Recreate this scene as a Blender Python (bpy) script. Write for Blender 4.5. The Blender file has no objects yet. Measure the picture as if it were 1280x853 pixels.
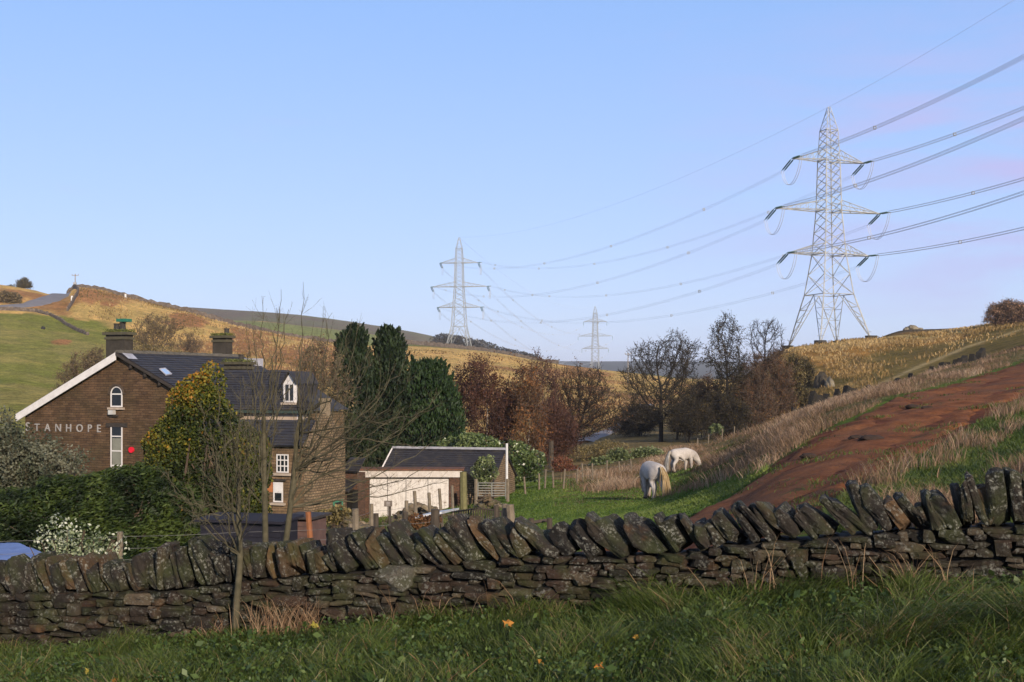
import bpy, bmesh, math, random
import numpy as np
from mathutils import Vector, Matrix
R = math.radians
F = 1500.0; YH = 480.0
rng = np.random.default_rng(7)
random.seed(7)
scene = bpy.context.scene
COL = scene.collection

# ------------------------------------------------------------------ noise
def _hash(ix, iy, seed):
    h = (ix.astype(np.int64)*374761393 + iy.astype(np.int64)*668265263 + seed*974711) & 0x7fffffff
    h = ((h ^ (h >> 13))*1274126177) & 0x7fffffff
    h = h ^ (h >> 16)
    return (h & 0xffff)/65535.0
def vnoise(x, y, seed=0):
    x = np.asarray(x, float); y = np.asarray(y, float)
    ix = np.floor(x); iy = np.floor(y); fx = x-ix; fy = y-iy
    fx = fx*fx*(3-2*fx); fy = fy*fy*(3-2*fy)
    a = _hash(ix, iy, seed); b = _hash(ix+1, iy, seed); c = _hash(ix, iy+1, seed); d = _hash(ix+1, iy+1, seed)
    return (a*(1-fx)+b*fx)*(1-fy) + (c*(1-fx)+d*fx)*fy
def fbm(x, y, o=4, seed=0):
    s = 0; a = .5; t = 0
    for k in range(o):
        s = s + a*vnoise(x*2**k, y*2**k, seed+k*17); t += a; a *= .5
    return s/t
def sstep(a, b, x):
    t = np.clip((np.asarray(x, float)-a)/(b-a), 0, 1); return t*t*(3-2*t)

# ------------------------------------------------------------------ terrain heights
DR = np.array([14,20,28,38,50,65,80,100,130,160,200,250,310,400,520,700,1000,1500,3000,4500,7500], float)
PC = np.array([-400,0,100,200,300,400,500,600,700,800,900,980,1060,1140,1220,1300,1700], float)
T = np.array([
 [840,830,815,800,790,780,770,755,740,722,690,672,660,650,638,625,590],
 [780,770,760,750,740,735,725,715,700,688,662,640,615,598,590,580,540],
 [740,730,722,715,708,700,693,685,672,660,630,590,570,560,545,530,490],
 [700,695,690,685,682,680,674,664,650,640,605,557,527,515,510,500,455],
 [665,662,662,664,664,662,657,648,632,622,588,540,505,487,483,477,435],
 [630,630,635,640,645,646,640,625,613,602,574,530,500,478,467,458,420],
 [600,600,605,612,620,622,620,611,600,590,562,526,498,475,460,445,405],
 [562,560,568,578,590,600,602,597,588,578,552,523,498,474,452,432,390],
 [520,518,530,545,560,572,580,578,572,562,556,540,520,500,470,440,382],
 [492,490,505,522,538,550,560,560,558,550,545,516,495,472,450,425,372],
 [462,462,475,492,508,522,532,540,540,532,527,480,462,447,430,412,362],
 [430,430,442,458,474,490,503,512,520,512,500,438,427,420,410,399,352],
 [398,398,408,425,440,455,470,483,500,500,492,455,439,414,413,405,355],
 [345,360,363,383,410,430,446,456,474,485,490,465,448,430,425,418,375],
 [380,385,385,398,411,427,431,439,456,467,478,468,455,445,440,435,400],
 [405,410,408,402,404,414,427,447,462,470,476,470,462,455,450,445,420],
 [420,425,420,400,399,408,421,445,464,471,474,472,466,460,455,450,430],
 [425,425,415,388,393,401,414,434,460,471,474,472,466,460,455,450,440],
 [445,445,445,440,440,440,442,450,464,468,470,470,466,460,455,455,450],
 [440,440,440,442,444,446,448,451,452,452,453,455,458,458,458,458,455],
 [450,450,450,450,452,452,454,455,456,456,456,458,460,460,460,460,460]], float)
def pchip(xk, yk, x):
    """monotone cubic along axis 0 of yk (n, m) -> (len(x), m)"""
    h = np.diff(xk)[:, None]; dl = np.diff(yk, axis=0)/h
    m = np.zeros_like(yk)
    w1 = 2*h[1:]+h[:-1]; w2 = h[1:]+2*h[:-1]
    with np.errstate(divide='ignore', invalid='ignore'):
        mm = (w1+w2)/(w1/dl[:-1]+w2/dl[1:])
    m[1:-1] = np.where(dl[:-1]*dl[1:] > 0, mm, 0)
    m[0] = dl[0]; m[-1] = dl[-1]
    i = np.clip(np.searchsorted(xk, x)-1, 0, len(xk)-2)
    t = np.clip((x-xk[i])/(xk[i+1]-xk[i]), 0, 1)[:, None]; hh = h[i]
    return ((2*t**3-3*t**2+1)*yk[i] + (t**3-2*t**2+t)*hh*m[i] + (-2*t**3+3*t**2)*yk[i+1] + (t**3-t**2)*hh*m[i+1])
LR = np.log(DR)
pxf = np.linspace(-400, 1700, 526)                # 4 px
T1 = pchip(PC, T.T.copy(), pxf).T                 # rows DR, cols pxf
Z1 = (YH-T1)/F*DR[:, None]
lf = np.linspace(LR[0], LR[-1], 620)
ZF = pchip(LR, Z1, lf)                            # (620, 526)
CREST4 = np.array([(-400,345),(0,358),(20,361),(45,366),(60,370),(84,370),(93,361),(110,362),(130,366),(160,374),(200,383),(240,392),(260,399),(300,410),(350,420),(390,427),(450,440),(520,449)], float)
CREST2 = np.array([(900,500),(930,470),(960,447),(985,436),(1020,432),(1060,427),(1085,425),(1120,421),(1160,419),(1200,413),(1240,406),(1280,401),(1340,396),(1700,352)], float)
i4 = int(np.argmin(abs(lf-math.log(400)))); i2 = int(np.argmin(abs(lf-math.log(250))))
py4 = YH-ZF[i4]*F/400; py2 = YH-ZF[i2]*F/250
w4 = np.where(pxf < 520, 1, 0); w2 = np.where(pxf > 900, 1, 0)
D4 = (py4-np.interp(pxf, CREST4[:, 0], CREST4[:, 1]))*w4*400/F
D2 = (py2-np.interp(pxf, CREST2[:, 0], CREST2[:, 1]))*w2*250/F
ZF = ZF + np.exp(-((lf-math.log(400))/.13)**2)[:, None]*D4 + np.exp(-((lf-math.log(250))/.12)**2)[:, None]*D2
def wallY(X): return 11.25-0.3*X
def ztab(px, d):
    u = np.clip((px+400)/2100*525, 0, 524.999); v = np.clip((np.log(np.maximum(d, 14))-lf[0])/(lf[-1]-lf[0])*619, 0, 618.999)
    iu = u.astype(int); iv = v.astype(int); fu = u-iu; fv = v-iv
    return (ZF[iv, iu]*(1-fu)+ZF[iv, iu+1]*fu)*(1-fv) + (ZF[iv+1, iu]*(1-fu)+ZF[iv+1, iu+1]*fu)*fv
def ground(X, Y):
    sc_ = np.isscalar(X) or np.ndim(X) == 0
    X = np.atleast_1d(np.asarray(X, float)); Y = np.atleast_1d(np.asarray(Y, float))
    Xc = np.clip(X, -30, 30)
    t = np.clip(Y/11, -.5, 1.2)
    base = -2.14+.12*np.clip(X, -20, 20)
    near = (-1.72+.05*np.clip(X, -20, 20))*(1-t)+base*t
    # unseen low rise behind the camera, left from a bank added to shade the foreground
    back = (wallY(Xc)-Y)*.958
    near = near + 2.0*sstep(12, 38, back) + .05*(fbm(X*1.3, Y*1.3, 3, 5)-.5)
    Ys = np.maximum(Y, 12.0)
    px = 640+F*X/Ys
    d = np.maximum(Ys, 14)
    z = ztab(px, d)
    far = sstep(120, 260, Y)
    z = z + .16*(fbm(X/3.1, Y/3.1, 3, 11)-.5)*sstep(14, 30, Y) + (fbm(X/22, Y/22, 4, 21)-.5)*1.3*far*(1-.4*sstep(300,500,Y)) + (fbm(X/160, Y/160, 4, 31)-.5)*9*sstep(900, 2500, Y)
    k = sstep(.8, 4.0, Y-wallY(Xc))
    z = near*(1-k)+z*k
    return float(z[0]) if sc_ else z
def at(px, py, d): return Vector(((px-640)/F*d, d, (YH-py)/F*d))
def gp(px, d, dz=0.0):
    X = (px-640)/F*d
    return Vector((X, d, ground(X, d)+dz))
def hit(px, py, d0=14, d1=3000):
    ds = np.exp(np.linspace(math.log(d0), math.log(d1), 900))
    X = (px-640)/F*ds; z = ground(X, ds); p = YH-z*F/ds
    k = np.where(p <= py)[0]
    return float(ds[k[0]]) if len(k) else d1

# ------------------------------------------------------------------ materials
def nmat(name):
    m = bpy.data.materials.new(name); m.use_nodes = True
    nt = m.node_tree; b = nt.nodes['Principled BSDF']
    b.inputs['Specular IOR Level'].default_value = .25
    return m, nt, b
def N(nt, t, **kw):
    n = nt.nodes.new(t)
    for k, v in kw.items():
        if k.startswith('i_'):
            n.inputs[k[2:].replace('_', ' ')].default_value = v
        else: setattr(n, k, v)
    return n
def ramp(nt, fac, stops, interp='LINEAR'):
    r = nt.nodes.new('ShaderNodeValToRGB'); r.color_ramp.interpolation = interp
    e = r.color_ramp.elements
    while len(e) < len(stops): e.new(.5)
    for k, (p, c) in enumerate(stops):
        e[k].position = p; e[k].color = (*c, 1) if len(c) == 3 else c
    nt.links.new(fac, r.inputs['Fac']); return r.outputs['Color']
def noise(nt, vec, scale, detail=6, rough=.6, dist=0):
    n = N(nt, 'ShaderNodeTexNoise'); n.inputs['Scale'].default_value = scale; n.inputs['Detail'].default_value = detail
    n.inputs['Roughness'].default_value = rough; n.inputs['Distortion'].default_value = dist
    nt.links.new(vec, n.inputs['Vector']); return n.outputs['Fac']
def mix(nt, fac, a, b, mode='MIX'):
    m = nt.nodes.new('ShaderNodeMix'); m.data_type = 'RGBA'; m.blend_type = mode
    for s, v in ((m.inputs[0], fac), (m.inputs[6], a), (m.inputs[7], b)):
        if hasattr(v, 'is_linked') or isinstance(v, bpy.types.NodeSocket): nt.links.new(v, s)
        else: s.default_value = v if not isinstance(v, tuple) or len(v) == 4 else (*v, 1)
    return m.outputs[2]
def math_(nt, op, a, b=0.0, clamp=False):
    m = nt.nodes.new('ShaderNodeMath'); m.operation = op; m.use_clamp = clamp
    for s, v in ((m.inputs[0], a), (m.inputs[1], b)):
        if isinstance(v, bpy.types.NodeSocket): nt.links.new(v, s)
        else: s.default_value = v
    return m.outputs[0]
def bump(nt, b, h, strength=.5, dist=.02):
    n = nt.nodes.new('ShaderNodeBump'); n.inputs['Strength'].default_value = strength; n.inputs['Distance'].default_value = dist
    nt.links.new(h, n.inputs['Height']); nt.links.new(n.outputs['Normal'], b.inputs['Normal'])
def objco(nt): return nt.nodes.new('ShaderNodeTexCoord').outputs['Object']
def geoco(nt): return nt.nodes.new('ShaderNodeNewGeometry').outputs['Position']
_mc = {}
def plain(name, c1, c2=None, scale=3, rough=.75, bmp=.2, bd=.01, c3=None, metal=0):
    """mottled surface of two or three colours"""
    if name in _mc: return _mc[name]
    m, nt, b = nmat(name); co = objco(nt)
    c2 = c2 or tuple(x*.75 for x in c1)
    f = noise(nt, co, scale, 8, .65)
    st = [(.32, c2), (.66, c1)] if c3 is None else [(.3, c2), (.52, c1), (.7, c3)]
    nt.links.new(ramp(nt, f, st), b.inputs['Base Color'])
    b.inputs['Roughness'].default_value = rough; b.inputs['Metallic'].default_value = metal
    if bmp: bump(nt, b, noise(nt, co, scale*6, 6, .7), bmp, bd)
    _mc[name] = m; return m
def leafmat(name, stops, trans=.25, rough=.6, spec=.25):
    if name in _mc: return _mc[name]
    m, nt, b = nmat(name)
    a = N(nt, 'ShaderNodeAttribute'); a.attribute_name = 'rnd'
    col = ramp(nt, a.outputs['Fac'], stops)
    nt.links.new(col, b.inputs['Base Color']); b.inputs['Roughness'].default_value = rough
    b.inputs['Specular IOR Level'].default_value = spec
    if trans:
        t = N(nt, 'ShaderNodeBsdfTranslucent'); nt.links.new(col, t.inputs['Color'])
        mx = N(nt, 'ShaderNodeMixShader'); mx.inputs[0].default_value = trans
        nt.links.new(b.outputs[0], mx.inputs[1]); nt.links.new(t.outputs[0], mx.inputs[2])
        nt.links.new(mx.outputs[0], nt.nodes['Material Output'].inputs['Surface'])
    _mc[name] = m; return m

# ------------------------------------------------------------------ object helpers
def tag(o, label=None, cat=None, group=None, kind=None):
    if label: o['label'] = label
    if cat: o['category'] = cat
    if group: o['group'] = group
    if kind: o['kind'] = kind
    return o
def empty(name, loc, rz=0.0, label=None, cat=None, group=None):
    o = bpy.data.objects.new(name, None); COL.objects.link(o); o.empty_display_size = .3
    o.location = loc; o.rotation_euler = (0, 0, rz)
    return tag(o, label, cat, group)
def link(name, me, mat=None, parent=None, loc=None):
    o = bpy.data.objects.new(name, me); COL.objects.link(o)
    if mat is not None:
        for m in (mat if isinstance(mat, (list, tuple)) else [mat]): me.materials.append(m)
    if parent is not None: o.parent = parent
    if loc is not None: o.location = loc
    return o
def mesh_np(name, V, Q, mat=None, parent=None, rnd=None, smooth=False, loc=None, mids=None, col=None):
    """V (n,3), Q (m,k) faces of k corners"""
    V = np.asarray(V, np.float32); Q = np.asarray(Q, np.int32)
    me = bpy.data.meshes.new(name)
    me.vertices.add(len(V)); me.vertices.foreach_set('co', V.ravel())
    k = Q.shape[1]
    me.loops.add(Q.size); me.loops.foreach_set('vertex_index', Q.ravel())
    me.polygons.add(len(Q)); me.polygons.foreach_set('loop_start', np.arange(0, Q.size, k, dtype=np.int32))
    me.polygons.foreach_set('loop_total', np.full(len(Q), k, np.int32))
    me.polygons.foreach_set('use_smooth', np.full(len(Q), smooth, bool))
    if mids is not None: me.polygons.foreach_set('material_index', np.asarray(mids, np.int32))
    me.update(calc_edges=True)
    if rnd is not None:
        a = me.attributes.new('rnd', 'FLOAT', 'POINT'); a.data.foreach_set('value', np.asarray(rnd, np.float32))
    if col is not None:
        a = me.attributes.new('cover', 'FLOAT_COLOR', 'POINT')
        c = np.concatenate([col, np.ones((len(col), 1))], 1).astype(np.float32); a.data.foreach_set('color', c.ravel())
    return link(name, me, mat, parent, loc)
def unit(v):
    return v/np.maximum(np.linalg.norm(v, axis=-1, keepdims=True), 1e-9)
def tubes(P0, P1, r0, r1, sides=5):
    """batch of cones between points"""
    P0 = np.asarray(P0, float).reshape(-1, 3); P1 = np.asarray(P1, float).reshape(-1, 3); n = len(P0)
    r0 = np.broadcast_to(np.asarray(r0, float), (n,)); r1 = np.broadcast_to(np.asarray(r1, float), (n,))
    d = unit(P1-P0)
    ref = np.where(np.abs(d[:, 2:3]) > .9, np.array([[1., 0, 0]]), np.array([[0, 0, 1.]]))
    a = unit(np.cross(d, ref)); b = np.cross(d, a)
    th = np.arange(sides)/sides*2*np.pi+.4
    ring = a[:, None]*np.cos(th)[None, :, None]+b[:, None]*np.sin(th)[None, :, None]
    V = np.concatenate([P0[:, None]+ring*r0[:, None, None], P1[:, None]+ring*r1[:, None, None]], 1).reshape(-1, 3)
    k = np.arange(sides); k2 = (k+1) % sides
    q = np.stack([k, k2, k2+sides, k+sides], 1)
    Q = (q[None]+(np.arange(n)*2*sides)[:, None, None]).reshape(-1, 4)
    return V, Q
class MB:
    """collects quads, boxes, beams for ONE object"""
    def __init__(s): s.V = []; s.Q = []; s.n = 0; s.r = []
    def add(s, V, Q, rnd=.5):
        V = np.asarray(V, float).reshape(-1, 3); s.V.append(V); s.Q.append(np.asarray(Q, int)+s.n); s.n += len(V)
        s.r.append(np.broadcast_to(np.asarray(rnd, float), (len(V),)))
        return s
    def box(s, x0, x1, y0, y1, z0, z1, rot=None, org=None, rnd=.5):
        V = np.array([(x, y, z) for x in (x0, x1) for y in (y0, y1) for z in (z0, z1)], float)
        if rot is not None:
            M = np.array(rot.to_3x3()); o = np.array(org if org is not None else (0, 0, 0)); V = (V-o)@M.T+o
        return s.add(V, [(0,1,3,2),(4,6,7,5),(0,4,5,1),(2,3,7,6),(0,2,6,4),(1,5,7,3)], rnd)
    def beam(s, p, q, r, r2=None, sides=4, rnd=.5):
        V, Q = tubes([p], [q], r, r if r2 is None else r2, sides); s.add(V, Q, rnd)
        c = list(range(sides))
        if sides == 4:
            s.Q.append(np.array([c[::-1], [4,5,6,7]])+s.n-8)
        return s
    def chain(s, pts, r, sides=5, rnd=.5):
        pts = np.asarray(pts, float); r = np.broadcast_to(np.asarray(r, float), (len(pts),))
        V, Q = tubes(pts[:-1], pts[1:], r[:-1], r[1:], sides); return s.add(V, Q, rnd)
    def quad(s, a, b, c, d, rnd=.5): return s.add([a, b, c, d], [(0, 1, 2, 3)], rnd)
    def poly_prism(s, pts2, axis, a0, a1, rnd=.5):
        """extrude a convex outline (in the plane across axis) from a0 to a1"""
        n = len(pts2); V = []
        for a in (a0, a1):
            for (p, q) in pts2: V.append({0: (a, p, q), 1: (p, a, q), 2: (p, q, a)}[axis])
        for k in range(n): s.add([V[k], V[(k+1) % n], V[n+(k+1) % n], V[n+k]], [(0,1,2,3)], rnd)
        for off in (0, n):
            for k in range(1, n-1, 2):
                if k+2 < n: s.add([V[off], V[off+k], V[off+k+1], V[off+k+2]], [(0,1,2,3)], rnd)
                else: s.add([V[off], V[off+k], V[off+k+1], (np.array(V[off])+np.array(V[off+k+1]))/2], [(0,1,2,3)], rnd)
        return s
    def build(s, name, mat=None, parent=None, smooth=False, loc=None):
        o = mesh_np(name, np.concatenate(s.V), np.concatenate(s.Q), mat, parent, np.concatenate(s.r), smooth, loc)
        bm = bmesh.new(); bm.from_mesh(o.data); bmesh.ops.recalc_face_normals(bm, faces=bm.faces); bm.to_mesh(o.data); bm.free()
        return o
def leaves(C, size, rnd, aspect=.6, up=None, droop=None, jitter=1.0, g=rng):
    """one diamond-ish quad per centre; up: preferred long axis (n,3)"""
    n = len(C); a = unit(g.normal(size=(n, 3))*jitter + (0 if up is None else up))
    b = unit(np.cross(a, g.normal(size=(n, 3))))
    s = np.broadcast_to(np.asarray(size, float), (n,))[:, None]
    V = np.stack([C-a*s*.5, C-b*s*aspect*.5+a*s*.05, C+a*s*.5, C+b*s*aspect*.5+a*s*.05], 1).reshape(-1, 3)
    Q = np.arange(n*4).reshape(-1, 4)
    return V, Q, np.repeat(rnd, 4)
# ------------------------------------------------------------------ world, sun, camera
SUN_AZ = (0.42, -0.907); SUN_EL = 19.5
def world():
    w = bpy.data.worlds.new("World"); scene.world = w; w.use_nodes = True
    nt = w.node_tree; bg = nt.nodes['Background']
    sky = nt.nodes.new('ShaderNodeTexSky'); sky.sky_type = 'NISHITA'; sky.sun_disc = False
    sky.sun_elevation = R(SUN_EL)
    sky.sun_rotation = math.atan2(SUN_AZ[0], SUN_AZ[1])
    sky.altitude = 300; sky.air_density = 1.0; sky.dust_density = .6; sky.ozone_density = 1.6
    # thin high cloud, pinkish, mostly to the right of the tall pylon
    tc = nt.nodes.new('ShaderNodeTexCoord').outputs['Generated']
    mp = nt.nodes.new('ShaderNodeMapping'); mp.inputs['Scale'].default_value = (1.0, 1.0, 5.5); nt.links.new(tc, mp.inputs['Vector'])
    n1 = noise(nt, mp.outputs[0], 5.2, 6, .55, .4)
    sep = nt.nodes.new('ShaderNodeSeparateXYZ'); nt.links.new(tc, sep.inputs[0])
    rightw = ramp(nt, sep.outputs['X'], [(.10, (.0,)*3), (.42, (1,)*3)])
    band = ramp(nt, sep.outputs['Z'], [(.02, (.0,)*3), (.10, (.8,)*3), (.2, (1,)*3), (.3, (.1,)*3)])
    cf = ramp(nt, n1, [(.40, (0, 0, 0)), (.62, (1, 1, 1))])
    m = math_(nt, 'MULTIPLY', math_(nt, 'MULTIPLY', cf, rightw), band)
    n2 = noise(nt, mp.outputs[0], 9, 6, .6, .3)
    hz = ramp(nt, n2, [(.62, (0, 0, 0)), (.8, (.5,)*3)])
    m2 = math_(nt, 'ADD', math_(nt, 'MULTIPLY', m, 1.0), math_(nt, 'MULTIPLY', hz, .25), True)
    grad = ramp(nt, sep.outputs['Z'], [(.0, (.51,.61,.95)), (.13, (.41,.56,.95)), (.30, (.285,.48,.93)), (.46, (.28,.38,.66)), (.8, (.34,.36,.42))])
    sc_ = nt.nodes.new('ShaderNodeVectorMath'); sc_.operation = 'SCALE'; nt.links.new(grad, sc_.inputs[0]); sc_.inputs['Scale'].default_value = 5.0
    c = mix(nt, .82, sky.outputs[0], sc_.outputs[0])
    c = mix(nt, m2, c, (2.7, 2.55, 4.3, 1))
    nt.links.new(c, bg.inputs['Color']); bg.inputs['Strength'].default_value = .15
world()
sd = bpy.data.lights.new('sun', 'SUN'); sd.energy = 4.0; sd.angle = R(.6); sd.color = (1.0, .84, .66)
so = bpy.data.objects.new('sun', sd); COL.objects.link(so)
dv = Vector((SUN_AZ[0]*math.cos(R(SUN_EL)), SUN_AZ[1]*math.cos(R(SUN_EL)), math.sin(R(SUN_EL)))).normalized()
so.rotation_euler = dv.to_track_quat('Z', 'Y').to_euler(); so.location = (20, -30, 30)
cd = bpy.data.cameras.new('camera'); cam = bpy.data.objects.new('camera', cd); COL.objects.link(cam)
cam.location = (0, 0, 0); cam.rotation_euler = (R(90), 0, 0)
cd.sensor_width = 36; cd.lens = 36*F/1280; cd.shift_y = (YH-426.5)/1280; cd.clip_start = .1; cd.clip_end = 20000
scene.camera = cam
scene.view_settings.view_transform = 'Standard'; scene.view_settings.look = 'None'
scene.view_settings.exposure = 0.5; scene.view_settings.gamma = 1
cy = scene.cycles; cy.use_denoising = True; cy.max_bounces = 5; cy.diffuse_bounces = 2; cy.glossy_bounces = 2; cy.transmission_bounces = 3
cy.transparent_max_bounces = 6; cy.volume_bounces = 0; cy.use_adaptive_sampling = True; cy.adaptive_threshold = .02
try: cy.denoiser = 'OPENIMAGEDENOISE'
except Exception: pass

# ------------------------------------------------------------------ terrain sheet
# track edges as (X, Y) plan lines
TRU = np.array([(-3.5,16),(-.6,19.5),(1.9,22.6),(4.97,28.1),(8.0,33.4),(12.8,41.7),(20.6,55.2),(31.9,74.8),(52,100)])
TRL = np.array([(3.6,15.0),(4.4,17.6),(5.5,20),(6.9,22.4),(11.1,29.8),(17.2,40.3),(27,54),(39,71),(60,96)])
def track_side(X, Y):
    """signed metres inside the track (positive inside)"""
    xu = np.interp(Y, TRU[:, 1], TRU[:, 0]); xl = np.interp(Y, TRL[:, 1], TRL[:, 0])
    return np.minimum(X-xu, xl-X)
def cover(X, Y):
    d = np.maximum(Y, 12); px = 640+F*X/d
    n1 = fbm(X/9, Y/9, 4, 51); n2 = fbm(X/2.2, Y/2.2, 4, 61); n3 = fbm(X/40, Y/40, 4, 71)
    def C(*c): return np.array(c)[None, :]
    def mx(a, b, f): f = np.asarray(f)[:, None]; return a*(1-f)+b*f
    green = mx(C(.075,.13,.02), C(.12,.165,.035), n2)
    hillgreen = mx(C(.20,.21,.045), C(.29,.25,.08), sstep(.35,.65,n1*.5+n3*.5))
    gold = mx(C(.62,.40,.145), C(.44,.31,.11), sstep(.3,.7,n1))
    bracken = mx(C(.36,.165,.07), C(.30,.17,.075), n2)
    tan = mx(C(.23,.165,.085), C(.15,.12,.05), n2)
    moor = mx(C(.17,.165,.10), C(.17,.135,.105), sstep(.35,.65,n3))
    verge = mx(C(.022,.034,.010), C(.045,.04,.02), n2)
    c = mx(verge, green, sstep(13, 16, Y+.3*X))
    w = (n1-.5)*14
    # valley and mid ground
    c = mx(c, tan, sstep(86, 100, Y+w))
    c = mx(c, mx(tan, green*1.1, sstep(.4,.6,n1)), sstep(110, 150, Y)*(px > 650)*(px < 960))
    # reeds on the bank
    ts = track_side(X, Y)
    above = sstep(.3, 2.5, np.interp(Y, TRU[:, 1], TRU[:, 0])-X)
    reed = (sstep(42, 50, Y+w*.4+ (px-800)*.02)*(px > 690)+ (px > 925)*sstep(20, 32, Y))*above
    c = mx(c, tan, np.clip(reed, 0, 1)*sstep(.2,.45,n2+.1))
    c = mx(c, mx(green*.9, tan*.8, sstep(.5,.68,n2)), (X > np.interp(Y, TRL[:, 1], TRL[:, 0]))*(px > 880)*(Y < 110)*(Y > 14))
    c = mx(c, C(.15,.058,.034)*(0.8+.4*n2[:, None]), sstep(-.25, .25, ts+ (n2-.5)*1.0)*(Y > 14)*(Y < 105))
    # left hillside
    lim = np.interp(Y, [100, 170, 235, 300], [610, 640, 800, 960]); lh = sstep(95, 115, Y+w)*sstep(lim+40, lim-40, px+w*3)*(Y < 3000)
    c = mx(c, gold, lh)
    gb = 150+np.clip((310-Y)/210, 0, 1)*130       # right-hand limit of the green pasture
    gf = sstep(14, -6, px-gb+(n1-.5)*30+np.clip(Y-300, 0, 60)*.9)*(Y < 322+(n1-.5)*12)
    c = mx(c, hillgreen, lh*gf)
    br = sstep(.58,.66, fbm(X/26, Y/40, 3, 88))*lh*(1-gf)*(Y < 520)
    c = mx(c, bracken, br*.9)
    for (bx, by, rx, ry) in ((232, 402, 26, 10), (112, 370, 16, 9), (10, 372, 20, 9), (310, 425, 30, 18), (390, 445, 60, 14), (135, 380, 10, 4), (77, 428, 12, 3.5)):
        pyv = YH-ground(X, Y)*F/d
        q = ((px-bx)/rx)**2+((pyv-by)/ry)**2
        c = mx(c, bracken, sstep(1.35, .75, q+(n2-.5)*1.6+(n1-.5)*1.4)*(Y > 150)*(Y < 470))
    # beyond the near crest: green strip then moor
    c = mx(c, C(.23,.25,.085)*(.85+.3*n1[:, None]), sstep(455, 490, Y)*(px < 470)*(Y < 860))
    c = mx(c, C(.17,.18,.06), sstep(495, 512, Y)*(px >= 470)*(px < 900)*(Y < 560))
    c = mx(c, moor, sstep(830, 900, Y+w*4))
    # pylon hill on the right
    rh = sstep(118, 132, Y)*sstep(930, 965, px)*(Y < 420)
    hg = mx(C(.30,.165,.048), C(.12,.09,.024), sstep(.42,.56,fbm(X/16,Y/26,4,91)))
    hg = mx(hg, C(.40,.27,.105), sstep(.55,.66,fbm(X/7,Y/11,4,95))*.8)
    hg = mx(hg, C(.50,.36,.15), sstep(228, 240, Y)*(Y < 262)*.8)
    hg = mx(hg, C(.13,.05,.03), sstep(.5,.62,fbm(X/12,Y/12,3,97))*sstep(190,150,Y)*(px > 1090))
    olive = C(.17,.125,.035)*(.7+.6*n1[:, None])
    hg = mx(hg, olive, sstep(1075, 1100, px+w)*sstep(150, 162, Y)*sstep(226, 214, Y+w*.5)*.85)
    hg = mx(hg, C(.10,.045,.028)*(.7+.6*n2[:, None]), sstep(1060, 1110, px+w)*sstep(160, 146, Y+w*.6)*.85)
    path_ = np.exp(-((Y-np.interp(px, [1050, 1120, 1200, 1280, 1400], [150, 168, 192, 215, 240]))/3.2)**2)
    hg = mx(hg, C(.50,.38,.19), path_*.7*(px > 1040))
    hg = mx(hg, C(.075,.055,.035), sstep(262, 285, Y))
    c = mx(c, hg, rh)
    c = mx(c, C(.045,.05,.04), sstep(1500, 2200, Y))
    return c*(0.86+.28*fbm(X/(.012*d+.3), Y/(.012*d+.3), 3, 101)[:, None])
def terrain():
    pxs = np.concatenate([np.linspace(-2500, -120, 50, endpoint=False), np.arange(-120, 1400, 3.2), np.linspace(1400, 3800, 50)])
    ys = np.concatenate([np.arange(-46, 4, 1.0), np.arange(4, 14, .25), np.exp(np.linspace(math.log(14), math.log(520), 430, endpoint=False)), np.exp(np.linspace(math.log(520), math.log(7400), 90))])
    PX, YY = np.meshgrid(pxs, ys)
    XX = (PX-640)/F*np.maximum(YY, 14+0*YY)
    X = XX.ravel(); Y = YY.ravel()
    Z = ground(X, Y)
    Z = Z + .035*(fbm(X*1.1, Y*1.1, 3, 7)-.5)*(Y > 14)
    nr, nc = XX.shape
    i = np.arange(nr-1)[:, None]*nc+np.arange(nc-1)[None]
    Q = np.stack([i, i+1, i+1+nc, i+nc], -1).reshape(-1, 4)
    m, nt, b = nmat('terrain_cover')
    a = N(nt, 'ShaderNodeAttribute'); a.attribute_name = 'cover'
    co = geoco(nt)
    cdist = N(nt, 'ShaderNodeMapping'); nt.links.new(co, cdist.inputs['Vector'])
    f1 = noise(nt, cdist.outputs[0], 2.3, 8, .7); f2 = noise(nt, cdist.outputs[0], .35, 6, .7)
    f3 = noise(nt, cdist.outputs[0], 11, 5, .7); f4 = noise(nt, cdist.outputs[0], .95, 6, .75, .4); f5 = noise(nt, cdist.outputs[0], .12, 5, .7, .8)
    k1 = ramp(nt, f1, [(.3, (.55,)*3), (.7, (1.35,)*3)]); k2 = ramp(nt, f2, [(.3, (.75, .8, .75)), (.7, (1.25, 1.2, 1.2))])
    c = mix(nt, 1.0, a.outputs['Color'], k1, 'MULTIPLY'); c = mix(nt, 1.0, c, k2, 'MULTIPLY'); c = mix(nt, 1.0, c, ramp(nt, f4, [(.32, (.58,.60,.62)), (.5, (1,1,1)), (.7, (1.35,1.3,1.25))]), 'MULTIPLY'); c = mix(nt, 1.0, c, ramp(nt, f5, [(.35, (.78,.82,.8)), (.62, (1.15,1.12,1.1))]), 'MULTIPLY')
    nt.links.new(c, b.inputs['Base Color']); b.inputs['Roughness'].default_value = .95; b.inputs['Specular IOR Level'].default_value = .05
    hsum = math_(nt, 'ADD', f1, math_(nt, 'MULTIPLY', f3, .4)); hsum = math_(nt, 'ADD', hsum, math_(nt, 'MULTIPLY', f2, 2.5))
    bump(nt, b, hsum, .8, .35)
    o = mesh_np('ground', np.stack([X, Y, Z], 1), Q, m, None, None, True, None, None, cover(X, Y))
    tag(o, kind='structure')
terrain()

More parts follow.
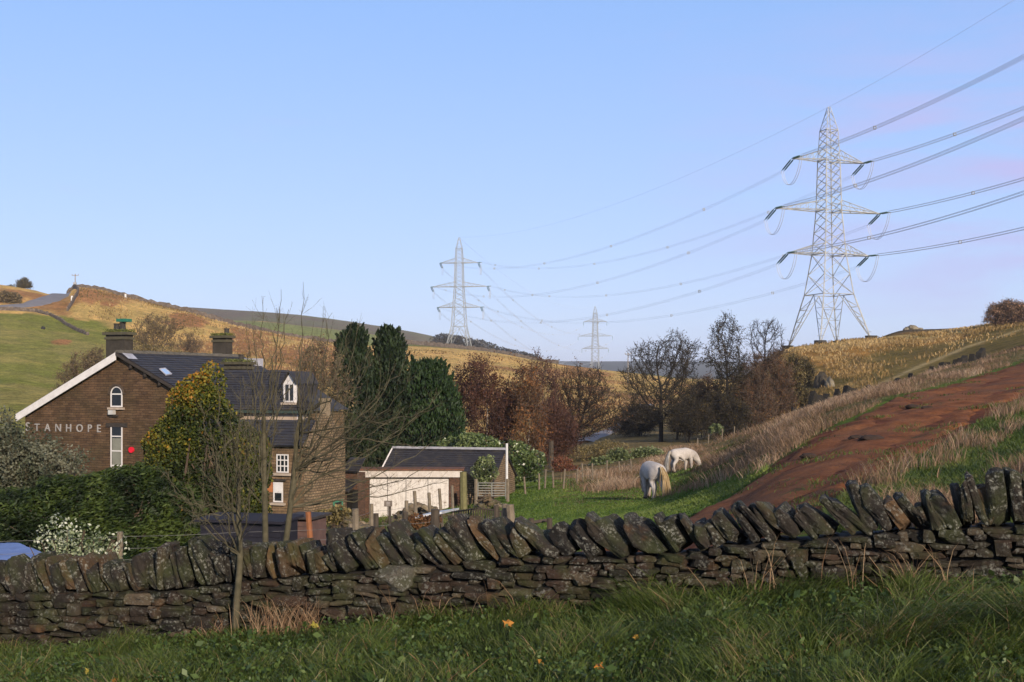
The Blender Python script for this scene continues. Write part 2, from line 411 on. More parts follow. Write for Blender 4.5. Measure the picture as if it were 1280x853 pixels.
# dirt track sheet
def ribbon(name, L, Rr, mat, lift, nseg=200, nw=26, ks='structure', fac=None):
    L = np.asarray(L, float); Rr = np.asarray(Rr, float)
    def rs(P):
        s = np.concatenate([[0], np.cumsum(np.linalg.norm(np.diff(P, axis=0), axis=1))]); t = np.linspace(0, s[-1], nseg)
        return np.stack([np.interp(t, s, P[:, 0]), np.interp(t, s, P[:, 1])], 1)
    A = rs(L); B = rs(Rr); w = np.linspace(0, 1, nw)[None, :, None]
    A = A+((fbm(np.arange(nseg)/5, np.zeros(nseg), 4, 3)-.5)*(1.7 if fac else .9))[:, None]*unit(A-B)
    B = B+((fbm(np.arange(nseg)/5, np.ones(nseg)*9, 4, 4)-.5)*(1.7 if fac else .9))[:, None]*unit(B-A)
    P = (A[:, None]*(1-w)+B[:, None]*w).reshape(-1, 2)
    X, Y = P[:, 0], P[:, 1]
    W = np.broadcast_to(w, (nseg, nw, 1)).ravel()
    z = ground(X, Y)+lift-.30*sstep(.10, 0, np.minimum(W, 1-W)) 
    if fac: z = z+fac(X, Y, W)
    i = np.arange(nseg-1)[:, None]*nw+np.arange(nw-1)[None]
    Q = np.stack([i, i+1, i+1+nw, i+nw], -1).reshape(-1, 4)
    o = mesh_np(name, np.stack([X, Y, z], 1), Q, mat, None, None, True)
    return tag(o, kind=ks)
m, nt, b = nmat('red_shale'); co = geoco(nt)
f1 = noise(nt, co, 1.1, 8, .7); f2 = noise(nt, co, 9, 6, .75); f3 = noise(nt, co, .28, 4, .6)
c = ramp(nt, f1, [(.3, (.085,.034,.017)), (.48, (.185,.068,.027)), (.72, (.27,.115,.048))])
c = mix(nt, ramp(nt, f3, [(.45, (0,)*3), (.65, (.8,)*3)]), c, (.12,.062,.038,1)); c = mix(nt, ramp(nt, noise(nt, co, .9, 6, .7, .6), [(.60, (0,)*3), (.66, (.75,)*3)]), c, (.05,.060,.022,1))
c = mix(nt, ramp(nt, f2, [(.32, (.75,)*3), (.52, (0,)*3)]), c, (.045,.03,.022,1))
nt.links.new(c, b.inputs['Base Color']); b.inputs['Roughness'].default_value = .8
b.inputs['Roughness'].default_value = .95; b.inputs['Specular IOR Level'].default_value = .08
bump(nt, b, math_(nt, 'ADD', f2, math_(nt, 'MULTIPLY', f1, 2.0)), .7, .06)
ribbon('dirt_track', TRU, TRL, m, .07, 260, 30, fac=lambda X, Y, W: -.07*np.exp(-((W-.3)/.07)**2)-.07*np.exp(-((W-.72)/.07)**2)+.09*(fbm(X*2, Y*2, 3, 77)-.5)+.12*(fbm(X*.7, Y*.7, 3, 78)-.5))
# far roads (grey tarmac)
tarmac = plain('tarmac', (.19,.185,.20), (.15,.145,.16), .6, .85, .1)
def roadpath(pts, w, nm, lift=.12):
    P = np.array([(gp(px, d).x, d) for px, d in pts]); t = unit(np.gradient(P, axis=0)); n = np.stack([-t[:, 1], t[:, 0]], 1)
    return ribbon(nm, P+n*w/2, P-n*w/2, tarmac, lift, 80, 6)
roadpath([(72, 412),(73, 400),(76, 385),(72, 370),(60, 352),(40, 340),(10, 333),(-60, 326)], 6.5, 'hill_road', .25)
roadpath([(722, 165),(740, 180),(762, 192),(783, 212),(797, 245),(808, 285)], 4.2, 'valley_road', .25)
# ------------------------------------------------------------------ tree skeletons
def colonize(A, trunk, step, di, dk, g, maxit=160, trop=(0, 0, .12)):
    """space colonisation: A attractors (n,3), trunk list of points"""
    nodes = [np.array(trunk[0], float)]; par = [-1]
    for p in trunk[1:]:
        p = np.array(p, float); q = nodes[-1]; L = np.linalg.norm(p-q); k = max(1, int(L/step))
        for i in range(1, k+1):
            nodes.append(q+(p-q)*i/k); par.append(len(nodes)-2)
    Nn = np.array(nodes); A = A.copy()
    D = np.linalg.norm(A[:, None]-Nn[None], axis=2); near = D.argmin(1); dist = D.min(1)
    trop = np.array(trop); stuck = 0
    for it in range(maxit):
        if not len(A): break
        act = dist < (di if it > 0 else 1e9)
        if not act.any():
            act = dist < dist.min()*1.3+1e-6
        idx = near[act]; v = unit(A[act]-Nn[idx])
        u, inv = np.unique(idx, return_inverse=True)
        S = np.zeros((len(u), 3)); np.add.at(S, inv, v)
        S = unit(unit(S)+trop+g.normal(size=S.shape)*.13)
        new = Nn[u]+S*step
        base = len(Nn); Nn = np.concatenate([Nn, new]); par += list(u)
        Dn = np.linalg.norm(A[:, None]-new[None], axis=2); m = Dn.min(1); k = Dn.argmin(1)
        better = m < dist; near = np.where(better, base+k, near); dist = np.where(better, m, dist)
        keep = dist > dk; 
        if keep.all():
            stuck += 1
            if stuck > 12: break
        else: stuck = 0
        A = A[keep]; near = near[keep]; dist = dist[keep]
        if len(Nn) > 5200: break
    return Nn, np.array(par)
def radii(par, rt, e=2.3, rmax=None):
    n = len(par); s = np.zeros(n); ch = np.zeros(n, int)
    for i in range(n-1, 0, -1):
        if ch[i] == 0: s[i] = rt**e
        s[par[i]] += s[i]; ch[par[i]] += 1
    r = s**(1/e)
    if rmax and r[0] > rmax: r = rt*.6+(r-rt*.6)*(rmax-rt*.6)/(r[0]-rt*.6); r = np.maximum(r, rt*.6)
    return r, ch
def in_ellipsoids(E, n, g, shell=.0, zmin=None):
    """E: list of (cx,cy,cz,rx,ry,rz) -> n points"""
    E = np.array(E, float); w = E[:, 3]*E[:, 4]*E[:, 5]; w = w/w.sum()
    k = g.choice(len(E), n, p=w); u = unit(g.normal(size=(n, 3))); r = (shell+(1-shell)*g.random(n)**(1/3) if shell else g.random(n)**(1/3))
    P = E[k, :3]+u*r[:, None]*E[k, 3:]
    if zmin is not None: P[:, 2] = np.maximum(P[:, 2], zmin+g.random(n)*.1)
    return P
BARK = {
 'dark': plain('bark_dark', (.030,.024,.018), (.018,.015,.012), 6, .9, .5, .02),
 'brown': plain('bark_brown', (.12,.085,.06), (.07,.05,.035), 6, .9, .5, .02),
 'grey': plain('bark_grey', (.075,.066,.040), (.045,.042,.024), 9, .9, .5, .01, c3=(.11,.098,.062)),
 'birch': plain('bark_birch', (.48,.42,.36), (.25,.20,.17), 3, .8, .2, .01),
 'red': plain('bark_red', (.085,.042,.030), (.055,.028,.022), 6, .9, .4, .01),
}
def tree(name, label, cat, px, d, E, n=450, step=None, di=None, rt=.012, rmax=None, bark='dark', crown='dark', leafm=None, nleaf=0, lsize=.15, twigs=2, tl=.6, trunktop=.35, lean=(0, 0), group=None, seed=0, up=.5, hue_z=0, stems=1, tw_r=.006, depthf=.85, zoff=-.15, shell=0, core=None, rootpx=None):
    """E: crown ellipsoids in photo pixels (cx, cy, rx, ry) at distance d"""
    g = np.random.default_rng(seed+101)
    base = gp(px, d, zoff); s = d/F
    EE = []
    for e in E:
        cx, cy, rx, ry = e[:4]; c = at(cx, cy, d)
        EE.append((c.x-base.x, (e[4] if len(e) > 4 else 0), c.z-base.z, rx*s, rx*s*depthf, ry*s))
    top = max(e[2]+e[5] for e in EE); bot = min(e[2]-e[5] for e in EE)
    A = in_ellipsoids(EE, n, g, shell, .3)
    c0 = A.mean(0); nz_ = fbm(A[:, 0]/(top*.14)+seed, A[:, 2]/(top*.14)+A[:, 1]/(top*.25), 3, seed+2); A = c0+(A-c0)*(1+.62*(nz_-.5))[:, None]; A[:, 2] = np.maximum(A[:, 2], .3); A = A[nz_ > .33]; n = len(A)
    if step is None: step = max(top/32, .12)
    h = max(trunktop*top, .3)
    root = empty(name, base, 0, label, cat, group)
    NN = []; PP = []; off = 0; RR = []; CH = []
    for sidx in range(stems):
        a = sidx/stems*6.28+seed
        bx = (0.0 if stems == 1 else math.cos(a)*.04*top); by = (0 if stems == 1 else math.sin(a)*.04*top)
        As = A if stems == 1 else A[np.argsort(np.linalg.norm(A[:, :2]-np.array([math.cos(a), math.sin(a)])*EE[0][3], axis=1))[: n//stems+n//8]]
        wob = g.normal(size=2)*.03*h
        tr = [(bx, by, 0), (bx+lean[0]*.4*h+wob[0], by+lean[1]*.4*h+wob[1], h*.5), (bx*1.6+lean[0]*h, by*1.6+lean[1]*h, h)]
        Nn, par = colonize(As, tr, step, di or top*.3, step*1.6, g)
        r, ch = radii(par, rt, 2.35, rmax)
        r[0] *= 1.25
        NN.append(Nn); PP.append(np.where(par < 0, -1, par+off)); RR.append(r); CH.append(ch); off += len(Nn)
    Nn = np.concatenate(NN); par = np.concatenate(PP); r = np.concatenate(RR); ch = np.concatenate(CH)
    i = np.where(par >= 0)[0]; thick = r[i] > rt*2.6
    it = i[thick]; offs = np.cumsum([0]+[len(q) for q in NN])
    for sidx in range(stems):
        js = it[(it >= offs[sidx]) & (it < offs[sidx+1])]
        if not len(js): continue
        V, Q = tubes(Nn[par[js]], Nn[js], np.minimum(r[par[js]], r[js]*1.5), r[js], 6)
        mesh_np('trunk', V, Q, BARK[bark], root, None, True)
    th = i[~thick]; parts = []; mb = MB()
    V, Q = tubes(Nn[par[th]], Nn[th], r[th]*1.15, r[th], 3); mb.add(V, Q, .5)
    fine = np.where((r < rt*3.2) & (par >= 0))[0]
    tips = Nn[fine]; tips_dir = unit(Nn[fine]-Nn[par[fine]])
    ends = tips
    if twigs:
        T = np.repeat(tips, twigs, 0); Dd = np.repeat(tips_dir, twigs, 0)
        d1 = unit(Dd*.7+g.normal(size=T.shape)*.6+np.array([0, 0, up*.6])); L = tl*(.4+g.random(len(T)))[:, None]
        m1 = T+d1*L*.5; d2 = unit(d1+g.normal(size=T.shape)*.35+np.array([0, 0, up*.5])); e1 = m1+d2*L*.5
        V, Q = tubes(T, m1, tw_r*1.2, tw_r, 3); mb.add(V, Q, .3); V, Q = tubes(m1, e1, tw_r, tw_r*.5, 3); mb.add(V, Q, .3)
        d3 = unit(d1+g.normal(size=T.shape)*.8); V, Q = tubes(m1, m1+d3*L*.35, tw_r*.8, tw_r*.5, 3); mb.add(V, Q, .3)
        ends = np.concatenate([m1, e1, m1+d3*L*.35])
    mb.build('crown', BARK[crown], root)
    if leafm is not None and nleaf:
        k = g.integers(0, len(ends), nleaf); Cc = ends[k]+g.normal(size=(nleaf, 3))*lsize*.8
        cl = fbm(Cc[:, 0]/(top*.13)+seed*3, Cc[:, 2]/(top*.13)+Cc[:, 1]/(top*.2), 3, seed)
        rv = np.clip((cl-.5)*1.6+.5+g.normal(size=nleaf)*.16+hue_z*(Cc[:, 2]/top-.62), 0, 1)
        V, Q, rr = leaves(Cc, lsize*(.6+.8*g.random(nleaf)), rv, .65, g=g)
        mesh_np('foliage', V, Q, leafm, root, rr)
    return root
def bush(name, label, cat, px, d, E, leafm, nleaf=4000, lsize=.15, seed=0, shell=.45, up=(0, 0, .3), group=None, stems=10, bark='brown', depthf=.9, aspect=.6, core=None, rough=.35, nf=.16, anchored=True, jit=1.0, hue_z=0, clw=1.9, hz0=.62):
    """dense shrub: leaf faces through uneven lobes plus stems; E in photo pixels (cx,cy,rx,ry[,dy])"""
    g = np.random.default_rng(seed+501); base = gp(px, d, -.1); s = d/F; EE = []
    for e in E:
        c = at(e[0], e[1], d); EE.append((c.x-base.x, e[4] if len(e) > 4 else 0, c.z-base.z, e[2]*s, e[2]*s*depthf, e[3]*s))
    root = empty(name, base, 0, label, cat, group)
    top = max(e[2]+e[5] for e in EE)
    P = in_ellipsoids(EE, nleaf, g, shell)
    # uneven outline
    ctr = np.array([np.mean([e[k] for e in EE]) for k in range(3)]); dirn = P-ctr
    nn = fbm(P[:, 0]/(top*.16)+seed*5.1, P[:, 2]/(top*.16)+P[:, 1]/(top*.25), 4, seed+9)
    P = ctr+dirn*(1+rough*(nn-.5))[:, None]
    keep = nn+g.random(nleaf)*.25 > .43; P = P[keep]; nn = nn[keep]
    gz = ground(P[:, 0]+base.x, P[:, 1]+base.y)-base.z; P[:, 2] = np.maximum(P[:, 2], gz+.03+g.random(len(P))*.1)
    rv = np.clip((nn-.5)*clw+.5+g.normal(size=len(P))*nf+hue_z*(P[:, 2]/top-hz0), 0, 1)
    V, Q, rr = leaves(P, lsize*(.6+.8*g.random(len(P))), rv, aspect, up=np.array(up), jitter=jit, g=g)
    mesh_np('foliage', V, Q, leafm, root, rr)
    S = in_ellipsoids(EE, stems*3, g, 0); b0 = np.stack([g.normal(size=len(S))*.08*top+ctr[0]*.5, g.normal(size=len(S))*.08*top, np.zeros(len(S))], 1)
    b0[:, 2] = ground(b0[:, 0]+base.x, b0[:, 1]+base.y)-base.z-.05
    mid = (b0+S)/2+g.normal(size=S.shape)*.05*top; mb = MB()
    V, Q = tubes(b0, mid, top*.012, top*.008, 4); mb.add(V, Q); V, Q = tubes(mid, S, top*.008, top*.003, 4); mb.add(V, Q)
    mb.build('stems', BARK[bark], root)
    return root
# leaf materials: light and dark leaf tints by clump
LM = {
 'oak': leafmat('leaf_oak_dark', [(.1,(.024,.023,.011)),(.5,(.048,.042,.018)),(.9,(.10,.07,.025))]),
 'russet': leafmat('leaf_russet', [(.1,(.05,.026,.015)),(.5,(.10,.048,.024)),(.9,(.17,.085,.035))]),
 'maroon': leafmat('leaf_maroon', [(.1,(.035,.018,.014)),(.5,(.065,.030,.021)),(.9,(.12,.052,.03))]),
 'orange': leafmat('leaf_orange', [(.1,(.06,.030,.014)),(.5,(.13,.058,.024)),(.9,(.22,.10,.035))]),
 'gold': leafmat('leaf_gold_green', [(.08,(.016,.028,.008)),(.40,(.045,.062,.012)),(.64,(.105,.115,.018)),(.85,(.22,.18,.022)),(.99,(.32,.15,.015))]),
 'amber': leafmat('leaf_amber', [(.1,(.15,.08,.05)),(.5,(.30,.17,.10)),(.9,(.45,.27,.16))]),
 'conifer': leafmat('leaf_conifer', [(.1,(.006,.012,.006)),(.5,(.012,.024,.010)),(.9,(.030,.048,.018))], .1),
 'conifer2': leafmat('leaf_conifer_mid', [(.1,(.007,.016,.006)),(.5,(.015,.034,.011)),(.9,(.034,.060,.019))], .1),
 'hedge': leafmat('leaf_hedge', [(.1,(.008,.015,.005)),(.5,(.020,.036,.009)),(.92,(.055,.080,.016))], .12),
 'laurel': leafmat('leaf_laurel', [(.1,(.025,.045,.012)),(.5,(.065,.10,.028)),(.9,(.15,.19,.07))], .15, .35, .5),
 'willow': leafmat('leaf_willow', [(.1,(.045,.055,.032)),(.5,(.105,.115,.075)),(.9,(.20,.20,.14))], .25),
 'silver': leafmat('leaf_silver', [(.1,(.08,.11,.05)),(.45,(.26,.30,.17)),(.8,(.52,.54,.42)),(1,(.65,.66,.56))], .25),
 'thorn': leafmat('leaf_thorn', [(.1,(.07,.055,.03)),(.5,(.15,.115,.055)),(.9,(.24,.18,.09))]),
 'scrub': leafmat('leaf_scrub', [(.1,(.06,.05,.02)),(.5,(.15,.12,.045)),(.9,(.27,.21,.09))]),
 'far': leafmat('leaf_far_wood', [(.1,(.03,.03,.025)),(.9,(.06,.055,.045))], 0),
 'rhodo': leafmat('leaf_small_green', [(.1,(.02,.035,.01)),(.5,(.06,.08,.022)),(.9,(.20,.24,.10))], .15, .4, .5),
 'yew': leafmat('leaf_dry_red', [(.1,(.08,.03,.02)),(.5,(.16,.06,.035)),(.9,(.24,.11,.06))]),
}
# ------------------------------------------------------------------ conifers
def conifer(name, label, px, d, pytop, wpx, seed, m, n=15000, pybot=None, power=.52, group=None, ls=.3):
    g = np.random.default_rng(seed); base = gp(px, d, -.1); s = d/F
    top = at(px, pytop, d).z-base.z; rw = wpx*s/2
    root = empty(name, base, 0, label, 'conifer', group)
    V, Q = tubes([(0, 0, 0)], [(0, 0, top*.93)], rw*.13, .02, 8); mesh_np('trunk', V, Q, BARK['brown'], root, None, True)
    t = g.random(n)**1.25; th = g.random(n)*6.283
    prof = np.sin(np.clip(1-t, 0, 1)**power*np.pi/2)*np.where(t < .12, .75+t*2.1, 1)
    lump = fbm(th/6.283*9+seed, t*11, 3, seed); lump2 = fbm(th/6.283*24, t*40, 2, seed+3)
    rr_ = rw*prof*(.62+.52*lump+.34*lump2)*(1-.30*g.random(n)**2.2)
    P = np.stack([np.cos(th)*rr_, np.sin(th)*rr_, top*(.02+.97*t)], 1)
    sp = (g.random(n) > .93)*(t > .75); P[:, 2] += sp*g.random(n)*.25
    rv = np.clip((lump-.5)*1.2+(lump2-.5)*1.1+.47+g.normal(size=n)*.14, 0, 1)
    upv = np.stack([np.cos(th)*.55, np.sin(th)*.55, np.full(n, 1.3)], 1)
    # ragged sprays standing out from the crown
    ns = 150; tS = g.random(ns)**.9*.97; thS = g.random(ns)*6.283; prS = np.sin(np.clip(1-tS, 0, 1)**power*np.pi/2); lenS = (.35+.75*g.random(ns))*(.5+.5*prS); kk = 46
    uu = g.random((ns, kk)); rS = rw*prS[:, None]*.90+lenS[:, None]*.45*uu; zS = top*(.02+.97*tS[:, None])+lenS[:, None]*1.1*uu
    wS = .16*(1.1-uu); S = np.stack([np.cos(thS)[:, None]*rS+g.normal(size=uu.shape)*wS, np.sin(thS)[:, None]*rS+g.normal(size=uu.shape)*wS, zS], -1).reshape(-1, 3)
    P = np.concatenate([P, S]); rv = np.concatenate([rv, np.clip(np.repeat(.35+.4*g.random(ns), kk)+g.normal(size=ns*kk)*.1, 0, 1)]); th = np.concatenate([th, np.repeat(thS, kk)]); n0 = n; n = len(P)
    upv = np.stack([np.cos(th)*.5, np.sin(th)*.5, np.full(n, 1.3)], 1)
    Vv, Qq, r2 = leaves(P, ls*(.6+.8*g.random(n)), rv, .38, up=upv, jitter=.45, g=g)
    mesh_np('foliage', Vv, Qq, m, root, r2)
    # inner limbs carrying the sprays
    n = n0; k = g.choice(n, 420); mb = MB(); z0 = np.stack([np.zeros(420), np.zeros(420), np.clip(P[k, 2]-.35*rr_[k], .1, None)], 1)
    V, Q = tubes(z0, P[k], .03, .01, 3); mb.add(V, Q); mb.build('branches', BARK['brown'], root)
    # dense inner foliage so the middle is closed, still leaf by leaf
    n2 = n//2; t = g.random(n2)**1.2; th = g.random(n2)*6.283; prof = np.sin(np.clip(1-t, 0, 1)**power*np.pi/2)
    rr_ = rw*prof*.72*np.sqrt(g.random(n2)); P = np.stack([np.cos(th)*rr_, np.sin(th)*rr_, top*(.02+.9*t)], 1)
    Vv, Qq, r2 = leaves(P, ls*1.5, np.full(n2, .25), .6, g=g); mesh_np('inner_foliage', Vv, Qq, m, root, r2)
    return root
GC = 'tall dark garden conifers'
conifer('conifer_tree', 'tall dark conifer, leftmost of the three, its top against the sky', 442, 78, 404, 60, 1, LM['conifer'], 16000, group=GC)
conifer('conifer_tree', 'tall dark pointed conifer in the middle of the three', 487, 79, 407, 58, 2, LM['conifer'], 16000, group=GC)
conifer('conifer_tree', 'shorter rounder green conifer behind the garage roof, right of the tall pair', 533, 80, 449, 100, 3, LM['conifer2'], 16000, power=.5, group=GC)

# ------------------------------------------------------------------ garden trees and shrubs
bush('autumn_tree', 'broad leafy tree turning yellow and orange in front of the stone house', 'tree', 250, 36,
     [(250,535,46,54),(222,580,42,62),(288,590,50,78),(262,635,70,58),(266,482,17,28),(246,500,24,30),(203,610,26,50),(306,610,30,66)], LM['gold'], 70000, .10, 4, .35, (0,0,.3), rough=.42, hue_z=.55, hz0=.70, clw=1.25, stems=26, nf=.19)
bush('conifer_hedge', 'long dark green clipped hedge below the gable wall', 'hedge', 115, 31,
     [(20,655,66,46),(75,645,62,52),(125,645,60,54),(175,640,52,60),(215,652,40,52),(-40,665,60,40),(150,615,40,32),(190,610,30,28)], LM['hedge'], 42000, .15, 5, .55, (.9,-.1,.35), depthf=.55, aspect=.3, rough=.22, nf=.2, jit=.5)
tree('willow_shrub', 'grey-green narrow-leaved shrub at the left edge, covering the house corner', 'shrub', 25, 33,
     [(10,585,56,48),(58,597,42,36),(-30,580,50,50),(2,545,26,26),(80,604,20,28)], n=420, step=.13, rt=.007, rmax=.05, bark='grey', crown='grey',
     leafm=LM['willow'], nleaf=15000, lsize=.085, twigs=3, tl=.35, trunktop=.1, seed=6, stems=4, up=.7)
bush('variegated_shrub', 'small bush with cream-white leaves just behind the stone wall', 'shrub', 98, 15.6,
     [(98,678,34,30),(70,668,24,24),(128,682,30,20),(60,690,26,26),(108,700,48,26)], LM['silver'], 1900, .042, 7, .2, (0,0,.5), depthf=.6, rough=.6)
def shoot_tree(name, label, px, d, stems, seed, r0, r1, sides=3, tw=.28, twn=5, rt=.004, spread=.35, sub=3):
    """stems: list of (base px, fork px, fork py, [(tip px, tip py), ...]); long curved shoots rising from the forks"""
    g = np.random.default_rng(seed); b = np.array(gp(px, d, -.05)); root = empty(name, b, 0, label, 'tree'); cr = MB()
    for (bp, fx, fy, tips) in stems:
        p0 = np.array(gp(bp, d, -.08))-b; p0[1] = 0; f = np.array(at(fx, fy, d))-b; f[1] = g.normal()*.1; n = 12; t = np.linspace(0, 1, n)[:, None]
        side = np.array([g.normal()*.012, 0, 0]); P = p0*(1-t)+f*t+np.sin(t*9)*side*.5
        m = MB(); m.chain(P, np.linspace(r0, r1, n), 8); pts0 = [(q, None) for q in P[5:]]
        for (tx, ty) in tips:
            e = np.array(at(tx, ty, d))-b; e[1] = g.normal()*abs(e[0]-f[0])*.4+g.normal()*.25
            s0 = P[int(g.integers(6, n))]; mid = s0+(e-s0)*.45; mid[0] = s0[0]+(e[0]-s0[0])*.72; mid[1] = s0[1]+(e[1]-s0[1])*.75
            k = 14; t = np.linspace(0, 1, k)[:, None]; Bz = s0*(1-t)**2+2*mid*t*(1-t)+e*t**2; Bz[1:-1] += g.normal(size=(k-2, 3))*.018
            L = np.linalg.norm(e-s0); ra = min(r1*.5, .003+.0052*L); cr.chain(Bz, np.linspace(ra, rt*.75, k), 4)
            for lev in range(int(twn*L)+2):
                j = int(g.integers(2, k-1)); q = Bz[j]; dr = unit(Bz[j+1]-Bz[j]); v = unit(dr+g.normal(size=3)*spread*1.5+np.array([0, 0, .25])); l = tw*(.5+g.random())*(1.15-j/k)*1.6
                q1 = q+v*l*.5; q2 = q1+unit(v+np.array([0, 0, .45])+g.normal(size=3)*.2)*l*.5; rr_ = rt*.75; cr.chain(np.array([q, q1, q2]), [rr_, rr_*.8, rr_*.45], 3)
                for _ in range(sub):
                    u = g.random(); qq = q*(1-u)+q1*u if u < .5 else q1*(2-2*u)+q2*(2*u-1); w = unit(v+g.normal(size=3)*.7+np.array([0, 0, .3])); cr.chain(np.array([qq, qq+w*l*.3*(.4+g.random())]), [rr_*.6, rr_*.35], 3)
        m.build('trunk', BARK['grey'], root, True)
    cr.build('crown', BARK['grey'], root); return root
shoot_tree('bare_sapling', 'spindly bare tree growing just in front of the stone wall', 295, 11.65, [(296, 294, 600, [(212,592),(222,562),(236,540),(248,505),(262,525),(272,480),(284,500),(298,470),(312,495),(322,520),(334,545),(228,640),(215,615),(240,600),(326,585),(262,560),(300,530),(250,650)])], 3, .040, .022, tw=.26, twn=10, rt=.0028)
shoot_tree('bare_ash_tree', 'wide bare twin-stemmed tree behind the wall, its upright shoots against the sky', 342, 15.4, [
  (333, 331, 520, [(300,400),(309,430),(320,405),(333,372),(343,384),(350,361),(357,395),(300,470),(290,510),(285,545),(325,430),(365,388),(340,440),(372,430),(280,580)]),
  (346, 372, 520, [(378,352),(371,400),(385,398),(400,381),(396,420),(410,440),(418,392),(428,430),(436,397),(446,400),(455,430),(470,450),(490,455),(510,440),(525,470),(545,490),(560,505),(555,545),(560,600),(530,560),(505,590),(480,500),(500,510),(450,480),(430,470),(520,520),(465,560),(480,620),(545,575),(440,530)])], 4, .052, .024, tw=.42, twn=6, rt=.0028, sub=3)
tree('brown_thicket_tree', 'dense brown twiggy tree behind the dormer window', 'tree', 395, 72,
     [(392,485,40,46),(365,480,26,36),(420,490,24,40),(400,450,26,20),(385,530,40,50)], n=560, step=.24, rt=.014, rmax=.14, bark='brown', crown='brown', leafm=LM['thorn'], nleaf=4000, lsize=.14, twigs=4, tl=.7, trunktop=.2, seed=11, tw_r=.011)
bush('laurel_bush', 'big glossy light green bush beside the barn roof', 'shrub', 610, 72,
     [(600,562,32,20),(635,575,34,26),(662,583,24,20),(585,553,18,12),(625,590,50,16)], LM['laurel'], 15000, .17, 12, .5, (0,0,.4))
bush('laurel_bush', 'green bush peeping over the left part of the barn ridge', 'shrub', 575, 74,
     [(570,560,24,14),(590,556,18,12)], LM['laurel'], 3500, .16, 13, .4)
bush('small_bush', 'small dark ivy-green bush against the barn roof slates', 'shrub', 605, 60.5,
     [(606,588,17,16),(604,602,12,12)], LM['rhodo'], 2600, .11, 14, .1, rough=.7)
# ------------------------------------------------------------------ hillside bushes behind the house
GH = 'scrubby bushes on the left hillside'
tree('hawthorn_bush', 'sprawling brown-green thorn bush left of the front chimney', 'bush', 112, 158, [(110,470,36,30),(92,488,26,24),(130,458,18,18),(75,500,18,16)], n=420, rt=.02, rmax=.14, bark='brown', crown='brown', leafm=LM['thorn'], nleaf=7000, lsize=.22, twigs=3, tl=.8, trunktop=.12, seed=15, tw_r=.014, stems=3, group=GH)
tree('hawthorn_bush', 'brown thorn bush right above the roof ridge', 'bush', 195, 235, [(192,420,30,24),(212,408,20,14),(175,432,24,18)], n=380, rt=.02, rmax=.14, bark='brown', crown='brown', leafm=LM['thorn'], nleaf=6500, lsize=.22, twigs=3, tl=.8, trunktop=.15, seed=16, tw_r=.014, stems=3, group=GH)
tree('hawthorn_bush', 'small brown thorn bush between the two main chimneys', 'bush', 240, 255, [(238,430,18,16),(228,438,14,10)], n=260, rt=.018, rmax=.10, bark='brown', crown='brown', leafm=LM['thorn'], nleaf=1800, lsize=.2, twigs=3, tl=.7, trunktop=.15, seed=17, tw_r=.013, stems=3, group=GH)
bush('hawthorn_bush', 'low olive bush hugging the ridge tiles behind the front chimney', 'bush', 190, 215, [(190,442,36,12),(170,436,20,12),(222,446,20,8)], LM['scrub'], 5000, .22, 18, .2, group=GH)
bush('hawthorn_bush', 'brown bush left of the hill road on the skyline slope', 'bush', 14, 340, [(14,374,14,9),(6,370,9,7)], LM['thorn'], 2400, .5, 19, .2, group=GH)
tree('skyline_tree', 'rounded bare tree on the skyline beside the hill road', 'tree', 30, 395, [(30,357,9,8)], n=240, rt=.05, rmax=.3, bark='grey', crown='grey', leafm=LM['thorn'], nleaf=260, lsize=.4, twigs=3, tl=1.0, trunktop=.2, seed=20, tw_r=.03)
tree('skyline_tree', 'tiny tree on the skyline left of the rounded one', 'tree', 14, 405, [(14,360,3.4,3)], n=70, rt=.04, rmax=.15, bark='grey', crown='grey', leafm=LM['willow'], nleaf=260, lsize=.35, twigs=2, tl=.6, trunktop=.3, seed=21, tw_r=.03)
# ------------------------------------------------------------------ autumn trees of the valley
GV = 'autumn trees along the valley stream'
V_ = [
 ('birch_tree', 'dark maroon bare birch nearest the round conifer', 578, 100, [(580,500,24,40),(565,520,18,34),(590,480,14,26)], 'birch', 'maroon', 5200),
 ('birch_tree', 'pale-stemmed birch with maroon twigs, second from the conifer', 606, 97, [(604,500,24,46),(598,470,12,20),(612,530,26,40)], 'birch', 'maroon', 6200),
 ('birch_tree', 'low reddish thicket of birch in the dip of the tree row', 636, 100, [(634,528,22,34),(640,505,14,22)], 'birch', 'maroon', 4800),
 ('birch_tree', 'bright russet birch in the middle of the valley trees', 660, 96, [(658,508,18,46),(652,480,10,24),(664,545,20,34)], 'birch', 'orange', 6000),
 ('autumn_maple', 'tall thin brown-topped tree behind the russet birch', 680, 118, [(676,490,24,48),(686,470,18,22),(690,540,26,30)], 'brown', 'maroon', 3800),
 ('autumn_maple', 'rust-red thicket tree left of the spreading oak', 700, 108, [(698,540,24,34),(688,560,22,24)], 'red', 'maroon', 5200),
]
for k, (nm, lb, px, d, E, bk, lf_, nl) in enumerate(V_):
    tree(nm, lb, 'tree', px, d, E, n=800, rt=.012, rmax=.15, bark=bk, crown='red' if lf_ != 'orange' else 'brown', leafm=LM[lf_], nleaf=int(nl*.75), lsize=.17, twigs=3, tl=1.1, trunktop=.3, seed=30+k, up=.9, tw_r=.012, group=GV)
tree('spreading_oak', 'spreading brown oak with a forked trunk, left of the valley road', 'tree', 718, 126, [(725,490,36,30),(745,505,26,24),(700,500,22,30),(730,530,46,20),(770,520,20,14)], n=1700, rt=.024, rmax=.42, bark='dark', crown='dark', leafm=LM['russet'], nleaf=2600, lsize=.2, twigs=3, tl=.8, trunktop=.28, seed=40, tw_r=.018, lean=(.1, 0), group=GV)
